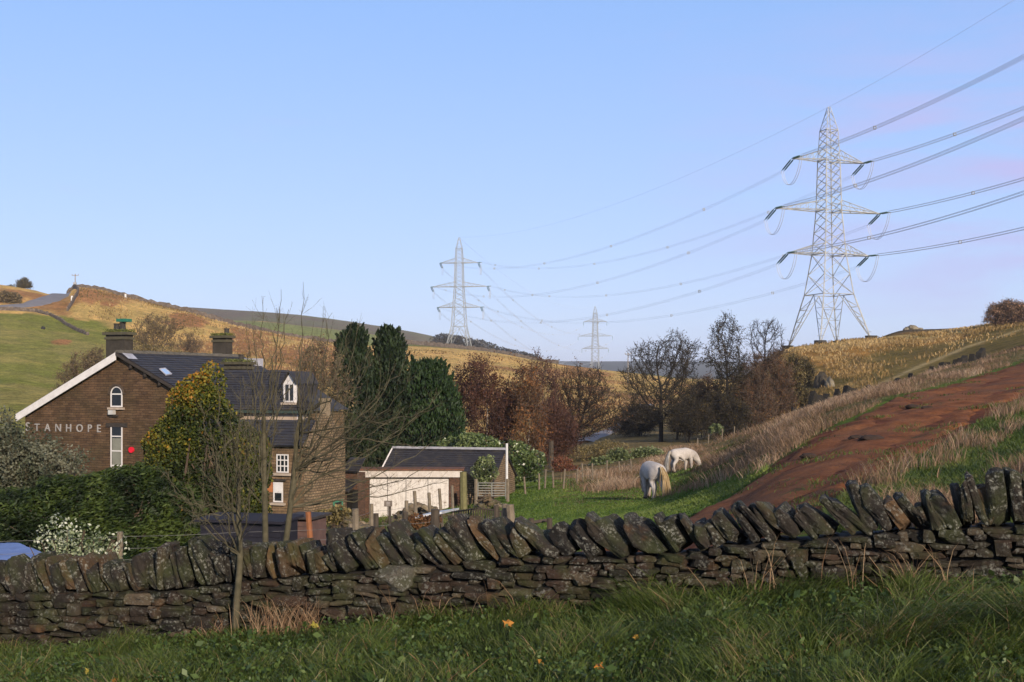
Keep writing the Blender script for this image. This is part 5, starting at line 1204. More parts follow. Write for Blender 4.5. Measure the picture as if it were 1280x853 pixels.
xl = lx_of(142, 0); m = MB(); z = lz_of(142, 515, 0); m.box(xl-.14, xl+.14, -.22, -.02, z-.12, z+.08); lt = m.build('security_light', plain('lamp_housing', (.5,.49,.47), (.35,.34,.32)), house)
m = MB(); m.box(xl-.16, xl+.24, -.1, -.001, z-.22, z-.13); m.build('bracket', darkw, lt)
# red alarm bell
xb = lx_of(165, 0); zb = lz_of(165, 562.5, 0); m = MB(); th = np.linspace(0, 6.283, 13)[:-1]
m.poly_prism([(xb+.135*math.cos(t), zb+.135*math.sin(t)) for t in th], 1, -.09, -.001); m.build('red_alarm_bell', plain('alarm_red', (.75,.02,.04), (.6,.01,.03), 3, .35, 0), house)
# lettering on the gable
lm = plain('letter_paint', (.33,.31,.29), (.26,.24,.23), 6, .6, 0)
xs0 = lx_of(33, 0); xs1 = lx_of(126.5, 0); zt0 = lz_of(80, 539.5, 0)
V = []; Q = []; mbt = None
cur = xs0
chs = 'STANHOPE'; objs = []
for i, ch in enumerate(chs):
    cu = bpy.data.curves.new('letters', 'FONT'); cu.body = ch; cu.size = (.58 if i == 0 else .50); cu.extrude = .02; cu.offset = .004
    o = bpy.data.objects.new('letters', cu); COL.objects.link(o)
    dg = bpy.context.evaluated_depsgraph_get(); me = bpy.data.meshes.new_from_object(o.evaluated_get(dg)); objs.append(me)
    bpy.data.objects.remove(o); bpy.data.curves.remove(cu)
bm = bmesh.new(); widths = []
for me in objs:
    xsv = [v.co.x for v in me.vertices]; widths.append((min(xsv), max(xsv)))
tot = sum(b-a for a, b in widths); gap = (abs(xs1-xs0)-tot)/7
for (a, b_), me in zip(widths, objs):
    me.transform(Matrix.Translation((cur-a, -.03, zt0)) @ Matrix.Rotation(R(90), 4, 'X')); bm.from_mesh(me); cur += (b_-a)+gap
me = bpy.data.meshes.new('lettering'); bm.to_mesh(me); bm.free(); lo = link('lettering', me, lm, house); lo['label'] = 'raised pale capital letters spelling STANHOPE'
# skylight
def roof_pt(px, py, sgn=1):
    """point of the right roof slope seen at a photo position"""
    dr = np.array([(px-640)/F, 1, (YH-py)/F]); R3 = np.array([[HU[0], HU[1], 0], [HV[0], HV[1], 0], [0, 0, 1]])
    o = R3@(-np.array([HO.x, HO.y, HZ])); dl = R3@dr; nrm = np.array([sl*sgn, 0, 1.0]); c = zr
    t = (c-nrm@o)/(nrm@dl); return o+dl*t
m = MB(); p = [roof_pt(*q)+np.array([.02, 0, .07]) for q in ((199, 463.5), (206, 462.5), (214, 469.5), (207, 471))]
m.quad(*p); m.build('skylight', plain('skylight_glass', (.35,.5,.75), (.3,.45,.7), 1, .06, 0), roofA)
m = MB()
for a, b_ in zip(p, p[1:]+p[:1]): m.beam(a, b_, .035)
m.build('skylight_frame', lead, roofA)
m = MB(); p = [roof_pt(*q)+np.array([.02, 0, .06]) for q in ((152, 443), (165, 444), (172, 451), (160, 450))]; m.quad(*p); m.build('lead_patch', lead, roofA)
# chimneys
def chimney(x0, x1, y0, y1, zb, zt, pots, label, green=False):
    m = MB(); m.box(x0, x1, y0, y1, zb, zt); ch = m.build('chimney', plain('chimney_stone', (.055,.047,.038), (.03,.026,.02), 4, .9, .5, .03), house); ch['label'] = label
    m = MB(); m.box(x0-.12, x1+.12, y0-.12, y1+.12, zt, zt+.13); m.box(x0-.05, x1+.05, y0-.05, y1+.05, zt-.22, zt-.1); m.build('coping_slab', plain('chimney_cap_stone', (.09,.08,.05), (.05,.045,.03), 4), ch)
    g = np.random.default_rng(int(abs(zt*10))); P = np.stack([x0-.1+(x1-x0+.2)*g.random(900), y0-.1+(y1-y0+.2)*g.random(900), zt+.12+.16*g.random(900)**1.4*(.4+fbm(g.random(900)*3, g.random(900)*3))], 1)
    V, Q, rr = leaves(P, .07, g.random(900), .7, g=g); mesh_np('moss', V, Q, leafmat('moss_tuft', [(0,(.04,.05,.012)),(.6,(.11,.13,.03)),(1,(.2,.19,.05))], .1), ch, rr)
    for (px_, py_, h) in pots:
        m = MB(); V, Q = tubes([(px_, py_, zt+.1)], [(px_, py_, zt+.1+h)], .15, .12, 10); m.add(V, Q); V, Q = tubes([(px_, py_, zt+.1+h*.9)], [(px_, py_, zt+.1+h)], .15, .15, 10); m.add(V, Q); m.build('chimney_pot', pot, ch)
    return ch
def spanx(pa, pb, ly): return lx_of(pa, ly), lx_of(pb, ly)
x0, x1 = spanx(137, 160, .6); zt = lz_of(150, 419, .6)
c1 = chimney(x0, x1, .35, .95, ridge-.5, zt, [(lx_of(146, .8), .8, .45), (lx_of(153.5, .8), .8, .5)], 'mossy front chimney with two dark pots')
m = MB(); xx = lx_of(154.5, .8); m.box(xx-.25, xx+.27, .58, 1.05, zt+.62, zt+.76); m.build('green_cowl', plain('verdigris', (.03,.16,.10), (.02,.11,.07), 6, .6, .2), c1)
x0, x1 = spanx(270, 287, 8.9); chimney(x0, x1, 8.6, 9.15, ridge-.6, lz_of(280, 423, 8.9), [(lx_of(283.5, 8.9), 8.9, .42)], 'mossy rear chimney with one pot at the end of the long ridge')
x0, x1 = spanx(286, 309, 5.2); chimney(x0, x1, 4.8, 5.7, 5.5, lz_of(297, 456, 5.2), [(lx_of(301.5, 5.2), 5.2, .40)], 'lower third chimney where the cross wing begins')
m = MB(); m.box(-.1, 1.1, 9.25, 9.9, ridge-.65, ridge-.05); m.build('lead_saddle', lead, roofA)
# cross wing (behind) with hipped end and dormer
yf, yr = 1.3, 3.8; yk = 4.3; ze = lz_of(380, 513, yf); zr2 = lz_of(345, 463, yr); xe = lx_of(394, yf); xr = lx_of(361, yr)
m = MB(); m.box(hw_-.6, xe-.25, yf+.1, yk-.1, -.8, ze-.1); m.build('cross_wing_wall', WALLG, house)
m = MB(); m.box(hw_, xe-.27, yf+.08, yf+.1, ze-1.0, ze-.12); m.build('cream_band', plain('cream_render', (.46,.36,.27), (.34,.26,.20), 2, .85, .2), house)
mr = MB(); slope_roof(mr, (2.5, yr, zr2), (xr, yr, zr2), (xe, yf-.15, ze), (2.5, yf-.15, ze), 16)
slope_roof(mr, (xr, yk, ze), (xr, yr, zr2), (xe, yf-.15, ze), (xe, yk, ze), 16)
slope_roof(mr, (xr, yr, zr2), (2.5, yr, zr2), (2.5, yk, ze), (xr, yk, ze), 10)
roofB = mr.build('cross_wing_roof', slate, house)
m = MB(); m.box(5, xe, yf-.22, yf-.15, ze-.14, ze-.02); m.build('gutter', plain('gutter_green', (.04,.06,.05), None, 4), house)
# dormer
yd = yf+.15; xa, xb = spanx(353, 369, yd); xm = (xa+xb)/2; zb = lz_of(361, 509, yd); zt = lz_of(361, 480, yd); zp = lz_of(361, 467, yd)
m = MB(); m.poly_prism([(xa, zb), (xb, zb), (xb, zt), (xm, zp), (xa, zt)], 1, yd+.06, yd+.16); dm = m.build('dormer', white, house)
m = MB(); m.box(xa+.01, xb-.01, yd+.162, yd+1.9, zb, zt-.02); m.build('slate_cheeks', slate, dm)
m = MB()
for (p, q) in (((xa-.05, zt-.03), (xm, zp+.06)), ((xb+.05, zt-.03), (xm, zp+.06))): m.add([(p[0], yd-.05, p[1]), (q[0], yd-.05, q[1]), (q[0], yd+1.9, q[1]), (p[0], yd+1.9, p[1])], [(0,1,2,3)]); m.add([(p[0], yd-.05, p[1]+.04), (q[0], yd-.05, q[1]+.04), (q[0], yd+1.9, q[1]+.04), (p[0], yd+1.9, p[1]+.04)], [(0,1,2,3)])
m.build('dormer_roof', slate, dm)
ww = (xb-xa); window(dm, xm, zb+.22, zt+.02, ww*.82, yd+.06, name='dormer_window', bars_v=2, bars_h=(), fw=.055, sill=True)
# small white-framed window under the eaves at the right
x = lx_of(375.5, yf+.1); window(house, x, lz_of(375, 524, yf+.1), lz_of(375, 516, yf+.1), .32, yf+.1, bars_v=2, bars_h=(.5,), fw=.04, sill=False)
m = MB(); z = lz_of(402, 527, 1.0); xx = lx_of(402, 1.0); m.box(xx-.12, xx+.12, .9, 1.0, z-.1, z+.12); m.build('satellite_bracket', lead, house)
# front wing
fy = -1.85; XC = lx_of(388, fy); gy1 = ly_of(431.5, XC); xl0 = hw_+.02
zec = lz_of(388, 558, fy); ym = (fy+gy1)/2; zrc = lz_of(402, 526, ym)
m = MB(); m.box(xl0-.6, XC-.3, fy, gy1, -.9, zec-.06); m.build('front_wing_wall', WALLG, house)
m = MB(); m.box(XC-.3, XC, fy-.004, gy1+.004, -.9, zec-.02); m.poly_prism([(fy-.12, zec-.02), (gy1+.12, zec-.02), (ym+.18, zrc+.32), (ym-.18, zrc+.32)], 0, XC-.3, XC); m.build('rubble_gable', WALLP, house)
mr = MB(); slope_roof(mr, (4.6, ym, zrc), (XC-.3, ym, zrc), (XC-.3, fy-.2, zec), (4.6, fy-.2, zec), 9); slope_roof(mr, (4.6, ym, zrc), (XC-.3, ym, zrc), (XC-.3, gy1+.2, zec), (4.6, gy1+.2, zec), 9); mr.build('front_wing_roof', slate, house)
cz = lz_of(415, 498, ym); m = MB(); m.box(XC-.3, XC+.01, ym-.16, ym+.16, zrc+.2, cz-.15); m.poly_prism([(XC-.34, ym-.2), (XC+.05, ym-.2), (XC+.05, ym+.2), (XC-.34, ym+.2)], 2, cz-.15, cz); m.build('gable_finial', plain('finial_stone', (.26,.20,.13), (.18,.14,.09), 6), house)
for (pa, pb, q0, q1, nm) in ((346, 361, 591, 568, 'upper front wing window with small panes'),):
    xa, xb = spanx(pa, pb, fy); W = window(house, (xa+xb)/2, lz_of(353, q0, fy), lz_of(353, q1, fy), abs(xb-xa), fy, bars_v=3, bars_h=(.36, .68), fw=.05); W['label'] = nm
xa, xb = spanx(342, 354, fy); W = window(house, (xa+xb)/2, lz_of(348, 628, fy), lz_of(348, 603, fy), abs(xb-xa), fy, bars_v=1, bars_h=(.5,), fw=.06); W['label'] = 'lower front wing window, its top boarded white'
m = MB(); m.box((xa+.05), (xb-.05), fy-.045, fy-.036, lz_of(348, 615, fy), lz_of(348, 604, fy)); m.build('white_board', white, W)
m = MB(); a_, b_ = spanx(328, 341, fy); m.box(a_, b_, fy-.03, fy-.001, lz_of(335, 615, fy), lz_of(335, 603, fy)); m.build('orange_panel', plain('orange_board', (.40,.15,.05), (.28,.10,.04)), house)
m = MB(); a_, b_ = spanx(316, 358, fy); m.box(a_, b_, fy-.09, fy-.001, lz_of(337, 601, fy), lz_of(337, 598.5, fy)); m.build('window_head', darkw, house)
m = MB(); a_, b_ = spanx(316, 322, fy); m.box(a_, b_, fy-.02, fy-.001, lz_of(319, 650, fy), lz_of(319, 606, fy)); m.build('side_door', darkw, house)
m = MB(); m.chain([np.array((lx_of(332, fy), fy-.06, lz_of(332, q, fy))) for q in (562, 648)], .04, 6); m.build('drainpipe', plain('pipe_grey', (.25,.24,.22)), house)
# green hatch in the rubble gable
ya, yb = ly_of(416, XC), ly_of(428, XC); z0, z1 = -.8+0, 0; zz = HZ
def gz_(px, py): ly = ly_of(px, XC); d = HO.y+HV[1]*ly+HU[1]*XC; return (YH-py)/F*d-HZ
W = window(house, (ya+yb)/2, gz_(422, 638), gz_(422, 625), abs(yb-ya), XC, name='hatch', axis='y', bars_v=1, bars_h=(), fw=.1, sill=False, mat_=plain('hatch_green', (.06,.20,.12), (.05,.15,.09), 5)); W['label'] = 'green-framed hatch low in the rubble gable'
# ------------------------------------------------------------------ barn with white doors
gar = empty('garage', at(515, 0, 61.5).xy.to_3d()+Vector((0, 0, -7.1)), 0, 'flat-roofed garage with peeling white timber doors and a white fascia', 'garage')
gx0, gx1 = [(p-515)/F*61.5 for p in (449.5, 577)]
def gzz(py): return (YH-py)/F*61.5+7.1
m = MB(); m.box(gx0+.02, gx1, .10, 1.25, -1, gzz(589.5)); m.build('side_walls', BRICKR, gar)
for a, b_, nm in ((449.5, 462, 'brick_pillar'), (561.5, 574.5, 'brick_pillar')): m = MB(); m.box((a-515)/F*61.5, (b_-515)/F*61.5, -.06, .10, -1, gzz(592)); m.build(nm, BRICKR, gar)
m = MB(); m.box(gx0-.04, gx1+.03, -.14, .10, gzz(596.6), gzz(588.3)); m.build('fascia', dirtyw, gar)
m = MB(); m.box(gx0-.1, gx1+.12, -.2, 1.3, gzz(588.3)+.003, gzz(586)); m.build('flat_roof', plain('rusty_roof_edge', (.16,.07,.04), (.08,.045,.03), 5), gar)
m = MB(); m.box((462-515)/F*61.5, (561.5-515)/F*61.5, .0, .06, gzz(598.5), gzz(597)); m.build('door_track', darkw, gar)
m_, nt, b = nmat('garage_door_paint'); co = objco(nt); f = noise(nt, co, 4.5, 8, .75, .3); c = ramp(nt, f, [(.35, (.14,.10,.08)), (.40, (.44,.40,.37)), (.52, (.58,.545,.52))])
nt.links.new(c, b.inputs['Base Color']); b.inputs['Roughness'].default_value = .6; bump(nt, b, f, .3, .01)
edges = [462, 484.5, 507.5, 535, 561.5]
for k in range(4):
    a, b_ = [(p-515)/F*61.5 for p in edges[k:k+2]]; m = MB(); n = 5
    for j in range(n): m.box(a+.012+(b_-a-.024)*j/n, a+.012+(b_-a-.024)*(j+1)/n-.006, .012+.002*(j % 2), .05, -.6, gzz(598.8)-.01)
    m.box(a+.05, b_-.05, 0, .014, gzz(612), gzz(612)+.05) if k > 1 else None
    o = m.build('door_leaf', m_, gar)
BA = math.atan2(-.259, .966); bu = np.array([.966, -.259]); bv = np.array([.259, .966])
rr_end = np.array([(632-640)/F*66, 66.0]); rz = (YH-562.5)/F*66
kk = (491-640)/F; Lr = (rr_end[0]-kk*rr_end[1])/(bu[0]-kk*bu[1])      # ridge length so that its left end shows at column 491
B0 = Vector((rr_end[0], rr_end[1], -7.2)); barn = empty('barn', B0, BA, 'low stone barn with a long slate roof and a white ridge line behind the garage', 'barn')
h_ = 2.55; zr_ = rz+7.2; ze_ = zr_-1.62
m = MB(); m.box(-Lr+.1, -.1, -h_+.2, h_-.2, -.8, ze_+.05); m.poly_prism([(-h_+.2, ze_+.05), (h_-.2, ze_+.05), (0, zr_-.1)], 0, -Lr+.1, -.1); m.build('stone_walls', WALLP, barn)
mr = MB(); slope_roof(mr, (-Lr, 0, zr_), (0, 0, zr_), (0, -h_, ze_), (-Lr, -h_, ze_), 15); slope_roof(mr, (-Lr, 0, zr_), (0, 0, zr_), (0, h_, ze_), (-Lr, h_, ze_), 15); rf = mr.build('roof', slate, barn)
m = MB(); m.poly_prism([(-.16, zr_-.0), (0, zr_+.12), (.16, zr_)], 0, -Lr-.02, .05); m.build('white_ridge', plain('ridge_white', (.36,.35,.37), (.20,.20,.21), 3, .6, .2), rf)
m = MB(); m.beam((-Lr, 0, zr_+.05), (-Lr, -h_, ze_+.06), .05); m.build('white_verge', white, rf)
m = MB(); m.box(-.1, -.02, -1.9, -1.1, -.5, 1.0); m.build('barn_door', darkw, barn)
m = MB(); V, Q = tubes([(0, 0, 0)], [(0, 0, at(0, 554.5, 62.5).z+6.9)], .075, .065, 8); m.add(V, Q); o = m.build('post', plain('post_white', (.62,.62,.62), (.48,.48,.48), 6), None, False, (*(at(633.5, 0, 62.5).xy), -6.9)); o.name = 'white_post'; tag(o, 'tall white post standing at the right end of the barn', 'post')
# stub wall, rubble, gate
m = MB(); m.poly_prism([(-.45, -1.2), (.40, -1.2), (.40, .62), (.0, .92), (-.45, 1.12)], 1, -.25, .25); o = m.build('wall_stub', WALLP, None, False, (*at(587, 0, 61.7).xy, -5.55)); tag(o, 'short sloping stub of pale stone wall right of the garage', 'stone wall')
def outbuilding():
    base = Vector((*at(436, 0, 58.5).xy, -7.0)); root = empty('outhouse', base, HA, 'low brick outhouse with a dark slate lean-to roof left of the garage', 'outbuilding')
    def zz(py, d=58.5): return (YH-py)/F*d+7
    m = MB(); m.box(-.45, .24, .4, 1.2, -.6, zz(592)); m.build('rear_wall', BRICKR, root)
    mr = MB(); slope_roof(mr, (-.6, 1.2, zz(574)), (.25, 1.2, zz(574)), (.40, .2, zz(590)), (-.6, .2, zz(590)), 6); mr.build('rear_roof', slate, root)
    m = MB(); m.box(-.45, -.05, -.6, .4, -.6, zz(612)); m.build('front_wall', BRICKR, root)
    mr = MB(); slope_roof(mr, (-.45, .4, zz(600)), (.42, .4, zz(600)), (.36, -.7, zz(613)), (-.5, -.7, zz(613)), 4); mr.build('lean_to_roof', slate, root)
    m = MB(); m.box(-.05, .28, -.1, .4, -.6, zz(613)); m.build('doorway_shade_block', plain('doorway_shade_paint', (.012,.011,.01)), root)  # solid near-black block: shade of the lean-to opening put into its colour
outbuilding()
# two garden sheds and the tarpaulin roof just behind the wall
g = np.random.default_rng(91)
def shed(px0, px1, pyt, d, label, mat_, roofm, name='garden_shed', planks=True, h=2.0, dep=.9, rh=.0, rz=-.25):
    s = d/F; w = (px1-px0)*s; base = gp((px0+px1)/2, d, -.05); zt = at(0, pyt, d).z-base.z; root = empty(name, base, rz, label, 'shed')
    m = MB(); n = 9
    for j in range(n): z0 = zt*j/n; m.box(-w/2, w/2, -.02-.012*(j % 2), 0, z0, z0+zt/n-.01)
    m.box(-w/2+.01, w/2-.01, .001, dep, 0, zt-.02); m.build('boarded_wall', mat_, root)
    m = MB(); m.add([(-w/2-.1, -.15, zt), (w/2+.1, -.15, zt), (w/2+.1, dep+.1, zt+rh), (-w/2-.1, dep+.1, zt+rh), (-w/2-.1, -.15, zt-.06), (w/2+.1, -.15, zt-.06), (w/2+.1, dep+.1, zt+rh-.06), (-w/2-.1, dep+.1, zt+rh-.06)], [(0,1,2,3),(7,6,5,4),(0,4,5,1),(2,6,7,3),(1,5,6,2),(3,7,4,0)]); m.build('roof', roofm, root)
    return root
shed(357, 391, 645.5, 29, 'small brown boarded shed behind the bare twin-stemmed tree', plain('shed_boards', (.125,.075,.065), (.08,.05,.045), 5, .8, .3), plain('felt_grey', (.05,.042,.04), (.035,.03,.028), 4), h=2)
shed(246, 356, 650, 27.5, 'low dark purple-blue shed behind the sapling', plain('shed_purple', (.020,.019,.028), (.013,.012,.018), 2, .6, .2), plain('felt_purple', (.018,.017,.026), (.012,.011,.018), 3, .8), h=1.8, rh=.05)
def tarp():
    d0, d1 = 16.2, 20.5; P = [(-60, 700, 15.5), (72, 698, 16.2), (22, 678, 19.5), (-80, 679, 20)]
    c = [np.array(at(*p)) for p in P]; base = np.array(gp(10, 17)); root = empty('tarpaulin_shelter', base, 0, 'low shelter roofed with a bright blue tarpaulin at the lower left edge', 'shelter')
    n = 26; u = np.linspace(0, 1, n); U, W = np.meshgrid(u, u); Pp = ((c[0]*(1-U[..., None])+c[1]*U[..., None])*(1-W[..., None])+(c[3]*(1-U[..., None])+c[2]*U[..., None])*W[..., None]).reshape(-1, 3)-base
    Pp[:, 2] += .035*(fbm(U.ravel()*9, W.ravel()*5, 3, 3)-.5)*2; i = np.arange(n-1)[:, None]*n+np.arange(n-1)[None]; Q = np.stack([i, i+1, i+1+n, i+n], -1).reshape(-1, 4)
    o = mesh_np('tarpaulin', Pp, Q, plain('tarp_blue', (.13,.19,.42), (.09,.13,.30), 1.6, .45, .3, .03, c3=(.2,.27,.5)), root, None, True)
    sm = o.modifiers.new('t', 'SOLIDIFY'); sm.thickness = .02; m = MB()
    for p in c: q = p-base; V, Q = tubes([(q[0], q[1], ground(p[0], p[1])-base[2]-.1)], [q-np.array([0, 0, .02])], .05, .05, 6); m.add(V, Q)
    m = MB(); q = [p-base for p in c]
    for a in q: m.beam((a[0], a[1], ground(a[0]+base[0], a[1]+base[1])-base[2]-.1), (a[0], a[1], a[2]-.03), .05)
    m.build('corner_posts', darkw, root)
tarp()
# ------------------------------------------------------------------ fences
pw = plain('fence_post_wood', (.20,.165,.12), (.11,.09,.065), 8, .9, .5, .01)
pwd = plain('dark_post_wood', (.075,.06,.045), (.04,.034,.028), 8, .9, .5, .01)
fwire = plain('fence_wire', (.13,.13,.13), (.09,.09,.09), 5, .5, 0)
def post_mesh(m, base, top, r, g, flat=True):
    base = np.array(base); top = np.array(top); V, Q = tubes([base], [top], r*1.05, r*.95, 7); m.add(V, Q); m.add([V[7], V[8], V[10], V[12]], [(0,1,2,3)]); m.add([V[8], V[9], V[10], V[10]+(V[8]-V[9])*.01], [(0,1,2,3)])
def fence(label, posts, wires=(.3, .6, .95), d=None, wr=.004, mat_=None, name='post_and_wire_fence', lab=None, cat='fence'):
    """posts: (px, py_top, distance, radius, lean px)"""
    g = np.random.default_rng(abs(int(posts[0][0]))); b0 = np.array(gp(posts[0][0], posts[0][2])); root = empty(name, b0, 0, label, cat); tp = []
    for p in posts:
        px, pyt, dd, r = p[:4]; ln = p[4] if len(p) > 4 else 0; bs = np.array(gp(px, dd, -.15)); tpz = np.array(at(px+ln, pyt, dd)); m = MB(); post_mesh(m, bs-b0, tpz-b0, r, g)
        m.build('post', (mat_ or pw), root); tp.append((bs+np.array([0, 0, .15]), tpz))
    m = MB()
    for w in wires:
        pts = []
        for (b, t), (b2, t2) in zip(tp[:-1], tp[1:]):
            for s in np.linspace(0, 1, 5)[:-1]:
                hb = 1.0*w; p = (b+(t-b)*w)*(1-s)+(b2+(t2-b2)*w)*s; p[2] -= .10*s*(1-s)*.5; pts.append(p-b0)
        pts.append(tp[-1][0]+(tp[-1][1]-tp[-1][0])*w-b0); m.chain(pts, wr, 4)
    m.build('wire', fwire, root); return root
g = np.random.default_rng(77)
F1 = []
for (px, py) in ((643, 614), (657, 618), (674, 613), (681, 611), (692, 610), (704, 611.5), (721, 605), (729, 603), (741, 602), (758, 599), (775, 596), (790, 592)):
    d = hit(px, py, 60, 125); F1.append((px, py-(15+6*g.random())*85/d, d, .055, g.normal()*1.2))
fence('post and wire fence along the far side of the ponies\' field', F1, (.35, .65, .95), wr=.006)
F2 = [(150,671,15.6,.035,0),(198,672,15.8,.03,0),(243,671,16,.035,1),(330,668,16.4,.03,1),(386,640,17,.045,-6)]
fence('barbed wire fence close behind the wall at the left', [(-60,672,15.2,.04,0),(150,665,15.8,.04,0),(300,660,16.3,.03,0),(440,655,17,.035,-2)], (.7, .82, .95), wr=.0028)
fence('rough post and wire fence behind the wall, in front of the garage', [(449,636,19,.055,-5),(465,630,20.5,.04,-1),(507,626,23,.04,1),(524,614,25,.04,-6),(541,616,27,.04,-5),(555,611,29,.04,-6),(568,607,31,.04,-3)], (.3,.5,.7,.9), wr=.0028)
fence('lower run of rough wire fence between the wall and the rubble', [(470,642,17.4,.04,0),(506,640,17.6,.045,0),(543,637,17.8,.07,1),(564,645,17.9,.05,0),(620,632,19,.045,0)], (.35,.6,.85), wr=.0028, mat_=pwd)
fence('wire fence climbing beside the green field corner', [(872,548,120,.07,0),(885,543,124,.07,1),(903,536,130,.07,0),(918,533,134,.07,0)], (.4,.9), wr=.007)
def single(name, label, px, pyt, d, r, lean, mat_, cat='post', ly=0):
    b = np.array(gp(px, d, -.15)); t = np.array(at(px+lean, pyt, d)); t[1] += ly; m = MB(); post_mesh(m, (0, 0, 0), t-b, r, None); return tag(m.build(name, mat_, None, False, tuple(b)), label, cat)
single('fence_post', 'rust-orange leaning post beside the brown shed', 392, 640, 24, .06, -7, plain('rusty_post', (.26,.10,.04), (.18,.07,.03), 8))
single('fence_post', 'tall mossy timber post at the right end of the garage', 580, 590, 52, .16, -1, plain('mossy_post', (.17,.155,.07), (.10,.095,.04), 6))
single('fence_post', 'thick leaning post left of the field rail', 646, 631, 19, .07, -9, pw)
single('fence_post', 'old upright post right of the wire panel', 632, 630, 19.3, .045, -1, pw)
single('fence_post', 'post standing among bushes beyond the field fence', 689, 551, 104, .22, 0, pwd)
# rail at the field edge, curved wire panel, sheet, sign, metal gate
b = gp(660, 20); root = empty('field_rail', b, 0, 'short dark rail lying on stub posts just behind the wall', 'rail')
m = MB(); p = np.array(at(640, 657, 19.6))-np.array(b); q = np.array(at(688, 650, 20.4))-np.array(b); m.beam(p, q, .035); m.build('rail', pwd, root)
for px in (664, 687): m = MB(); p = np.array(gp(px, 20, -.1))-np.array(b); q = np.array(at(px, 648, 20))-np.array(b); post_mesh(m, p, q, .05, None); m.build('stub_post', pwd, root)
def panel():
    n = 13; th = np.linspace(0, 1, n); b = np.array(gp(600, 21)); root = empty('mesh_panel', b, 0, 'curved dark hurdle of upright bars and rails behind the wall', 'hurdle')
    def pt(t, z): px = 565+68*t; d = 21.5-1.6*math.sin(t*math.pi); v = np.array(at(px, 634+16*(1-z)*0, d)); zt = (YH-(634+5*abs(2*t-1)))/F*d; zb = ground(v[0], v[1])+.05; return np.array([v[0], v[1], zb+(zt-zb)*z])-b
    m = MB()
    for t in np.linspace(0, 1, 24): m.beam(pt(t, 0), pt(t, 1), .012)
    m.build('upright_bars', pwd, root); m = MB()
    for z in (.15, .35, .55, .75, .98): m.chain([pt(t, z) for t in np.linspace(0, 1, 16)], .012, 4)
    m.build('rails', pwd, root)
panel()
def sheet():
    b = np.array(at(545, 640, 24)); b[2] = ground(b[0], b[1]); root = empty('table_top', b, 0, 'pale grey sheet resting tilted on the fence behind the wall', 'board')
    c = [np.array(at(*p))-b for p in ((515, 646.5, 23), (540, 640, 24.5), (574, 635, 25), (552, 640, 23.2))]; m = MB(); dz = np.array([0, 0, .04]); m.add(c+[k-dz for k in c], [(0,1,2,3),(7,6,5,4),(0,4,5,1),(1,5,6,2),(2,6,7,3),(3,7,4,0)]); m.build('sheet', plain('sheet_grey', (.5,.52,.55), (.4,.41,.44), 3, .4, .1), root)
    m = MB()
    for k in c: m.beam(k-dz, (k[0], k[1], ground(k[0]+b[0], k[1]+b[1])-b[2]-.1), .03)
    m.build('trestle_legs', pwd, root)
sheet()
def sign():
    d = 27; b = np.array(gp(487, d)); root = empty('notice_sign', b, 0, 'small weathered square notice on a post in front of the garage doors', 'sign'); m = MB(); post_mesh(m, (0, 0, -.1), np.array(at(487, 633, d))-b, .035, None); m.build('post', pwd, root)
    c = np.array(at(485.5, 629.5, d))-b; m = MB(); m.box(c[0]-.09, c[0]+.09, -.06, -.037, c[2]-.065, c[2]+.065); pl = m.build('board', plain('board_brown', (.16,.13,.11), (.11,.09,.075), 6), root)
    m = MB()
    for z in (.03, 0.0, -.03): m.box(c[0]-.04, c[0]+.04, -.065, -.06, c[2]+z-.007, c[2]+z+.007)
    m.build('faded_marks', plain('faded_mark', (.35,.32,.30)), pl)
sign()
def gate():
    d = 59; s = d/F; b = np.array(gp(615, d)); root = empty('field_gate', b, 0, 'grey five-barred field gate beside the barn end', 'gate'); x0 = (597.5-615)*s; x1 = (632-615)*s; zt = at(0, 604, d).z-b[2]; zb = at(0, 620, d).z-b[2]; gm = plain('gate_metal', (.25,.25,.23), (.18,.18,.16), 4)
    m = MB()
    for k in range(6): z = zb+(zt-zb)*k/5; m.beam((x0, 0, z), (x1, 0, z), .025)
    m.build('bars', gm, root); m = MB()
    for x in (x0, (x0+x1)/2, x1): m.beam((x, -.03, zb-.03), (x, -.03, zt+.03), .03)
    m.build('uprights', gm, root)
    for x in (x0-.1, x1+.1): m = MB(); post_mesh(m, (x, 0, -.3), (x, 0, zt+.2), .09, None); m.build('gate_post', pw, root)
gate()
# heap of rubble by the gate and low bank of stones before the garage
def heap(name, label, px0, px1, py, d, n, size, seed, hgt):
    g = np.random.default_rng(seed); m = MB(); b = np.array(gp((px0+px1)/2, d))
    for k in range(n):
        px = px0+(px1-px0)*g.random(); dd = d+g.normal()*.5; t = 1-abs(2*(px-px0)/(px1-px0)-1); c = np.array(gp(px, dd, hgt*t*g.random())); V, Q = rough_stone(GB4, size*(.6+.9*g.random()), size*.7, size*(.3+.4*g.random()), g, .15, .5)
        a = g.normal()*.35; V = np.stack([V[:, 0]*math.cos(a)-V[:, 2]*math.sin(a), V[:, 1], V[:, 0]*math.sin(a)+V[:, 2]*math.cos(a)], 1); m.add(V+c-b, Q, g.random())
    return tag(m.build(name, stonemat('rubble_stone', [(0,(.06,.045,.03)),(.5,(.12,.09,.06)),(1,(.2,.16,.11))]) if 'rubble_stone' not in bpy.data.materials else bpy.data.materials['rubble_stone'], None, False, tuple(b)), label, 'stone heap', kind='stuff')
heap('rubble_heap', 'heap of fallen stones by the field gate', 588, 628, 620, 55, 90, .16, 1, .7)
heap('rubble_bank', 'low bank of tumbled stones below the garage doors', 478, 568, 635, 50, 200, .17, 2, .9)
heap('garden_rubble', 'low weedy bank of stones in front of the house wing', 395, 480, 655, 44, 150, .16, 3, .7)
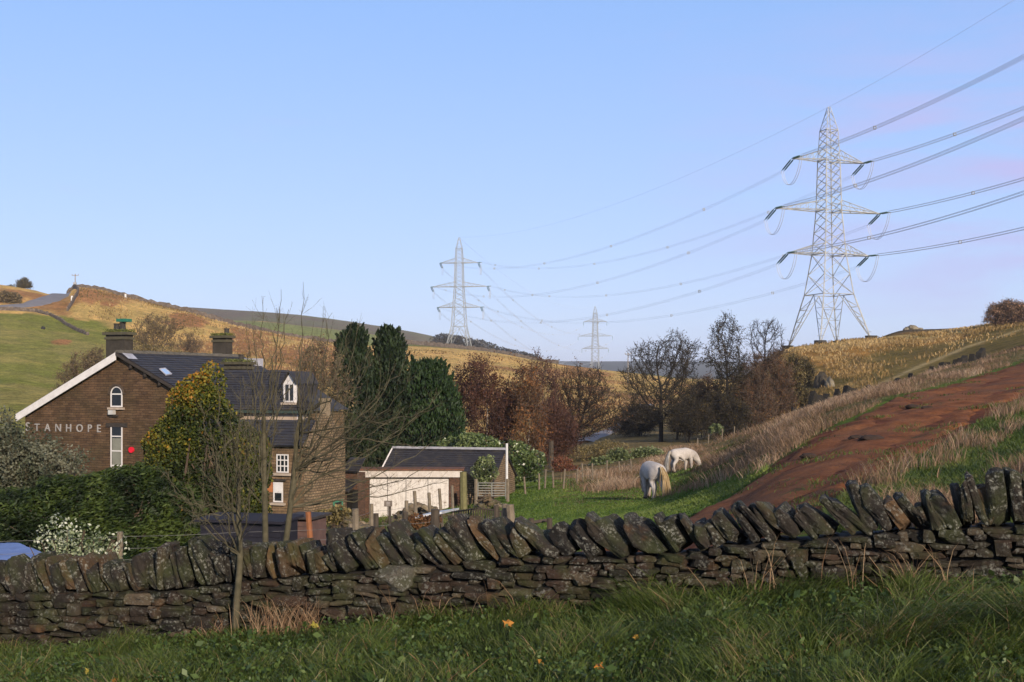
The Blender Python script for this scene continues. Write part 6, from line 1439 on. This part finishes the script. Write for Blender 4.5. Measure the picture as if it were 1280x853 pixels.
# rough grass around the yard
X, Y, px = field_pts(26000, 360, 640, 17, 58); c1 = fbm(X/1.4, Y/2.2, 4, 141); k = (c1+g.random(len(X))*.3 > .6); X, Y, c1 = X[k], Y[k], c1[k]; n = len(X)
tag(blades(X, Y, .14+.3*g.random(n), .010+.0004*Y, .4+.6*g.random(n), np.clip(.45+(c1-.5)*1.8+g.normal(size=n)*.15, 0, 1), GM, 'yard_grass', g=g), 'rough grass and weeds between the wall and the buildings', 'grass', kind='stuff')
bush('bracken_clump', 'dead orange bracken clump in front of the house wing', 'bracken', 412, 42, [(410,646,24,9),(425,640,14,8)], LM['scrub'], 1500, .12, 95, .1, rough=.8)
bush('bracken_clump', 'rust-red dead bracken behind the wire fence', 'bracken', 522, 23, [(522,652,18,9),(540,650,12,7)], LM['russet'], 1300, .05, 96, .1, rough=.8)
# ------------------------------------------------------------------ grazing ponies
def skin_body(name, nodes, edges, rads, mat_, parent, sub=2, root_i=0):
    bm = bmesh.new(); lay = bm.verts.layers.skin.verify(); vs = [bm.verts.new(n) for n in nodes]
    for e in edges: bm.edges.new((vs[e[0]], vs[e[1]]))
    for v, r in zip(vs, rads):
        r = (r, r) if np.isscalar(r) else r; k_ = 1.16 if r[0] > .15 else (1.45 if v.co.z < .9 and r[0] < .1 else 1.25); r = (r[0]*k_, r[1]*k_)
        v[lay].radius = (r, r) if np.isscalar(r) else r; v[lay].use_root = False
    vs[root_i][lay].use_root = True
    me = bpy.data.meshes.new(name); bm.to_mesh(me); bm.free(); o = bpy.data.objects.new(name, me); COL.objects.link(o)
    s = o.modifiers.new('s', 'SKIN'); s.use_smooth_shade = True; o.modifiers.new('u', 'SUBSURF').levels = sub
    o.modifiers['u'].render_levels = sub
    bpy.context.view_layer.update(); dg = bpy.context.evaluated_depsgraph_get(); m2 = bpy.data.meshes.new_from_object(o.evaluated_get(dg)); bpy.data.objects.remove(o); bpy.data.meshes.remove(me)
    for p in m2.polygons: p.use_smooth = True
    m2.materials.clear(); m2.name = name; return link(name, m2, mat_, parent)
def coat(name, c1, c2, c3):
    m, nt, b = nmat(name); co = objco(nt); f = noise(nt, co, 2.6, 5, .6, .5); c = ramp(nt, f, [(.3, c2), (.5, c1), (.75, c3)])
    sp = N(nt, 'ShaderNodeSeparateXYZ'); nt.links.new(co, sp.inputs[0]); f3 = noise(nt, co, 22, 5, .7)
    c = mix(nt, math_(nt, 'MULTIPLY', ramp(nt, f3, [(.5, (0,)*3), (.66, (1,)*3)]), .35), c, (*[x*.55 for x in c2], 1))
    c = mix(nt, ramp(nt, sp.outputs['Z'], [(.10, (.85,)*3), (.5, (0,)*3)]), c, (.22,.175,.14,1))      # muddy legs
    nt.links.new(c, b.inputs['Base Color']); b.inputs['Roughness'].default_value = .75; bump(nt, b, f3, .25, .01); return m
hair1 = leafmat('pony_hair', [(0,(.20,.13,.06)),(.5,(.36,.26,.13)),(1,(.48,.40,.28))], .1, .6)
hair2 = leafmat('pony_hair_white', [(0,(.30,.27,.22)),(.5,(.42,.39,.34)),(1,(.52,.49,.45))], .1, .6)
hoofm = plain('hoof_horn', (.035,.03,.027)); eyem = plain('eye_dark', (.01,.01,.01), None, 3, .1, 0)
def pony(label, loc, rz, coatm, hairm, seed, scl=1.0, neck_yaw=0.0, stance=0.0, tailside=0.0):
    root = empty('pony', loc, rz, label, 'horse', 'white ponies grazing in the field'); root.scale = (scl,)*3
    N_ = []; Ed = []; Rd = []
    def nd(p, r, par=None):
        N_.append(p); Rd.append(r)
        if par is not None: Ed.append((par, len(N_)-1))
        return len(N_)-1
    pel = nd((-.52, 0, 1.12), (.31, .33)); rump = nd((-.76, 0, 1.10), (.22, .25), pel); dock = nd((-.90, 0, 1.14), (.10, .10), rump)
    bel = nd((-.12, 0, 1.03), (.36, .35), pel); che = nd((.30, 0, 1.04), (.33, .36), bel); sho = nd((.56, 0, 1.10), (.24, .31), che)
    cy_, sy_ = math.cos(neck_yaw), math.sin(neck_yaw)
    def nk(x, z): return (.56+x*cy_, x*sy_, z)
    n1 = nd(nk(.30, .98), (.17, .25), sho); n2 = nd(nk(.52, .76), (.12, .19), n1); pol = nd(nk(.68, .56), (.10, .13), n2)
    ch = nd(nk(.74, .42), (.095, .13), pol); ns = nd(nk(.79, .24), (.07, .085), ch); mz = nd(nk(.82, .11), (.065, .07), ns)
    for s in (-1, 1):
        st = stance*s
        h0 = nd((-.62, .15*s, .88), (.16, .19), pel); h1 = nd((-.52+st, .17*s, .70), (.115, .14), h0); h2 = nd((-.74+st, .16*s, .47), (.065, .08), h1); h3 = nd((-.71+st, .16*s, .20), (.045, .05), h2); h4 = nd((-.68+st, .16*s, .10), (.055, .06), h3); nd((-.63+st, .16*s, .04), (.06, .065), h4)
        f0 = nd((.48, .15*s, .84), (.12, .15), che if False else sho); f1 = nd((.46-st, .15*s, .66), (.085, .10), f0); f2 = nd((.47-st*1.6, .145*s, .40), (.058, .062), f1); f3 = nd((.46-st*2, .14*s, .17), (.043, .046), f2); f4 = nd((.49-st*2, .14*s, .09), (.055, .058), f3); nd((.52-st*2, .14*s, .035), (.06, .062), f4)
    body = skin_body('body', N_, Ed, Rd, coatm, root, 2, 0)
    for s in (-1, 1):
        st = stance*s
        for (x, y) in ((-.62+st, .16*s), (.53-st*2, .14*s)): m = MB(); V, Q = tubes([(x+.02, y, -.02)], [(x, y, .055)], .08, .065, 9); m.add(V, Q); m.build('hoof', hoofm, root)
        e = np.array(nk(.67, .60)); sd = np.array([-sy_, cy_, 0])*s; m = MB(); V, Q = tubes([e+sd*.05], [e+sd*.09+np.array([-.06, 0, .13])], .035, .006, 6); m.add(V, Q); m.build('ear', coatm, root)
        e = np.array(nk(.79, .40)); m = MB(); V, Q = tubes([e+sd*.075], [e+sd*.10], .02, .014, 6); m.add(V, Q); m.build('eye', eyem, root)
        e = np.array(nk(.86, .12)); m = MB(); V, Q = tubes([e+sd*.03], [e+sd*.05], .014, .01, 6); m.add(V, Q); m.build('nostril', eyem, root)
    g = np.random.default_rng(seed)
    def strands(P0, dirs, L, n, w, mat_, nm, curve):
        mb = MB()
        for k in range(n):
            p = np.array(P0(k, g)); pts = [p]; v = unit(np.array(dirs(k, g)))
            for q in range(6): v = unit(v+np.array([0, 0, -curve])+g.normal(size=3)*.05); p = p+v*L*(.8+.4*g.random())/6; p[2] = max(p[2], .05); pts.append(p)
            mb.chain(np.array(pts), np.linspace(w, w*.4, 7), 4, float(np.clip(g.normal()*.25+.5, 0, 1)))
        return mb.build(nm, mat_, root, True)
    strands(lambda k, g: (-.95+g.normal()*.02, g.normal()*.035, 1.20+g.normal()*.03), lambda k, g: (-.55, g.normal()*.18+tailside, -.5), 1.12, 90, .02, hairm, 'tail', .5)
    def mp(k, g): t = g.random(); return tuple(np.array(nk(-.05+t*.72, 1.38-t*.72))+np.array([0, .02, -.02]))
    strands(mp, lambda k, g: (.1, (.7 if g.random() > .35 else -.6), .35), .34, 120, .014, hairm, 'mane', .7)
    strands(lambda k, g: tuple(np.array(nk(.70, .64))+g.normal(size=3)*.015), lambda k, g: (.5, g.normal()*.3, -.3), .22, 30, .012, hairm, 'forelock', .5)
    return root
cA = coat('grey_pony_coat', (.42,.385,.36), (.27,.25,.245), (.50,.46,.43)); cB = coat('white_pony_coat', (.42,.385,.355), (.30,.27,.25), (.50,.47,.44))
d = 48; p = gp(815, d); pony('grey-white pony seen from behind, grazing, its long yellowish tail hanging down', p, R(105), cA, hair1, 1, 1.05, -.25, .09, -.3)
d = 66; p = gp(853, d); pony('whiter pony grazing in the reeds, side on with its head down to the right', p, R(32), cB, hair2, 2, .93, 0.0, .06, .1)
# ------------------------------------------------------------------ air
def haze():
    m = bpy.data.materials.new('haze_air'); m.use_nodes = True; nt = m.node_tree; nt.nodes.remove(nt.nodes['Principled BSDF'])
    v = nt.nodes.new('ShaderNodeVolumePrincipled'); v.inputs['Color'].default_value = (.80,.86,1,1); v.inputs['Density'].default_value = .00011; v.inputs['Anisotropy'].default_value = .0
    nt.links.new(v.outputs[0], nt.nodes['Material Output'].inputs['Volume'])
    mb = MB(); mb.box(-17500, 17500, -62, 7600, -70, 150); o = mb.build('haze', m); tag(o, kind='stuff')
haze()
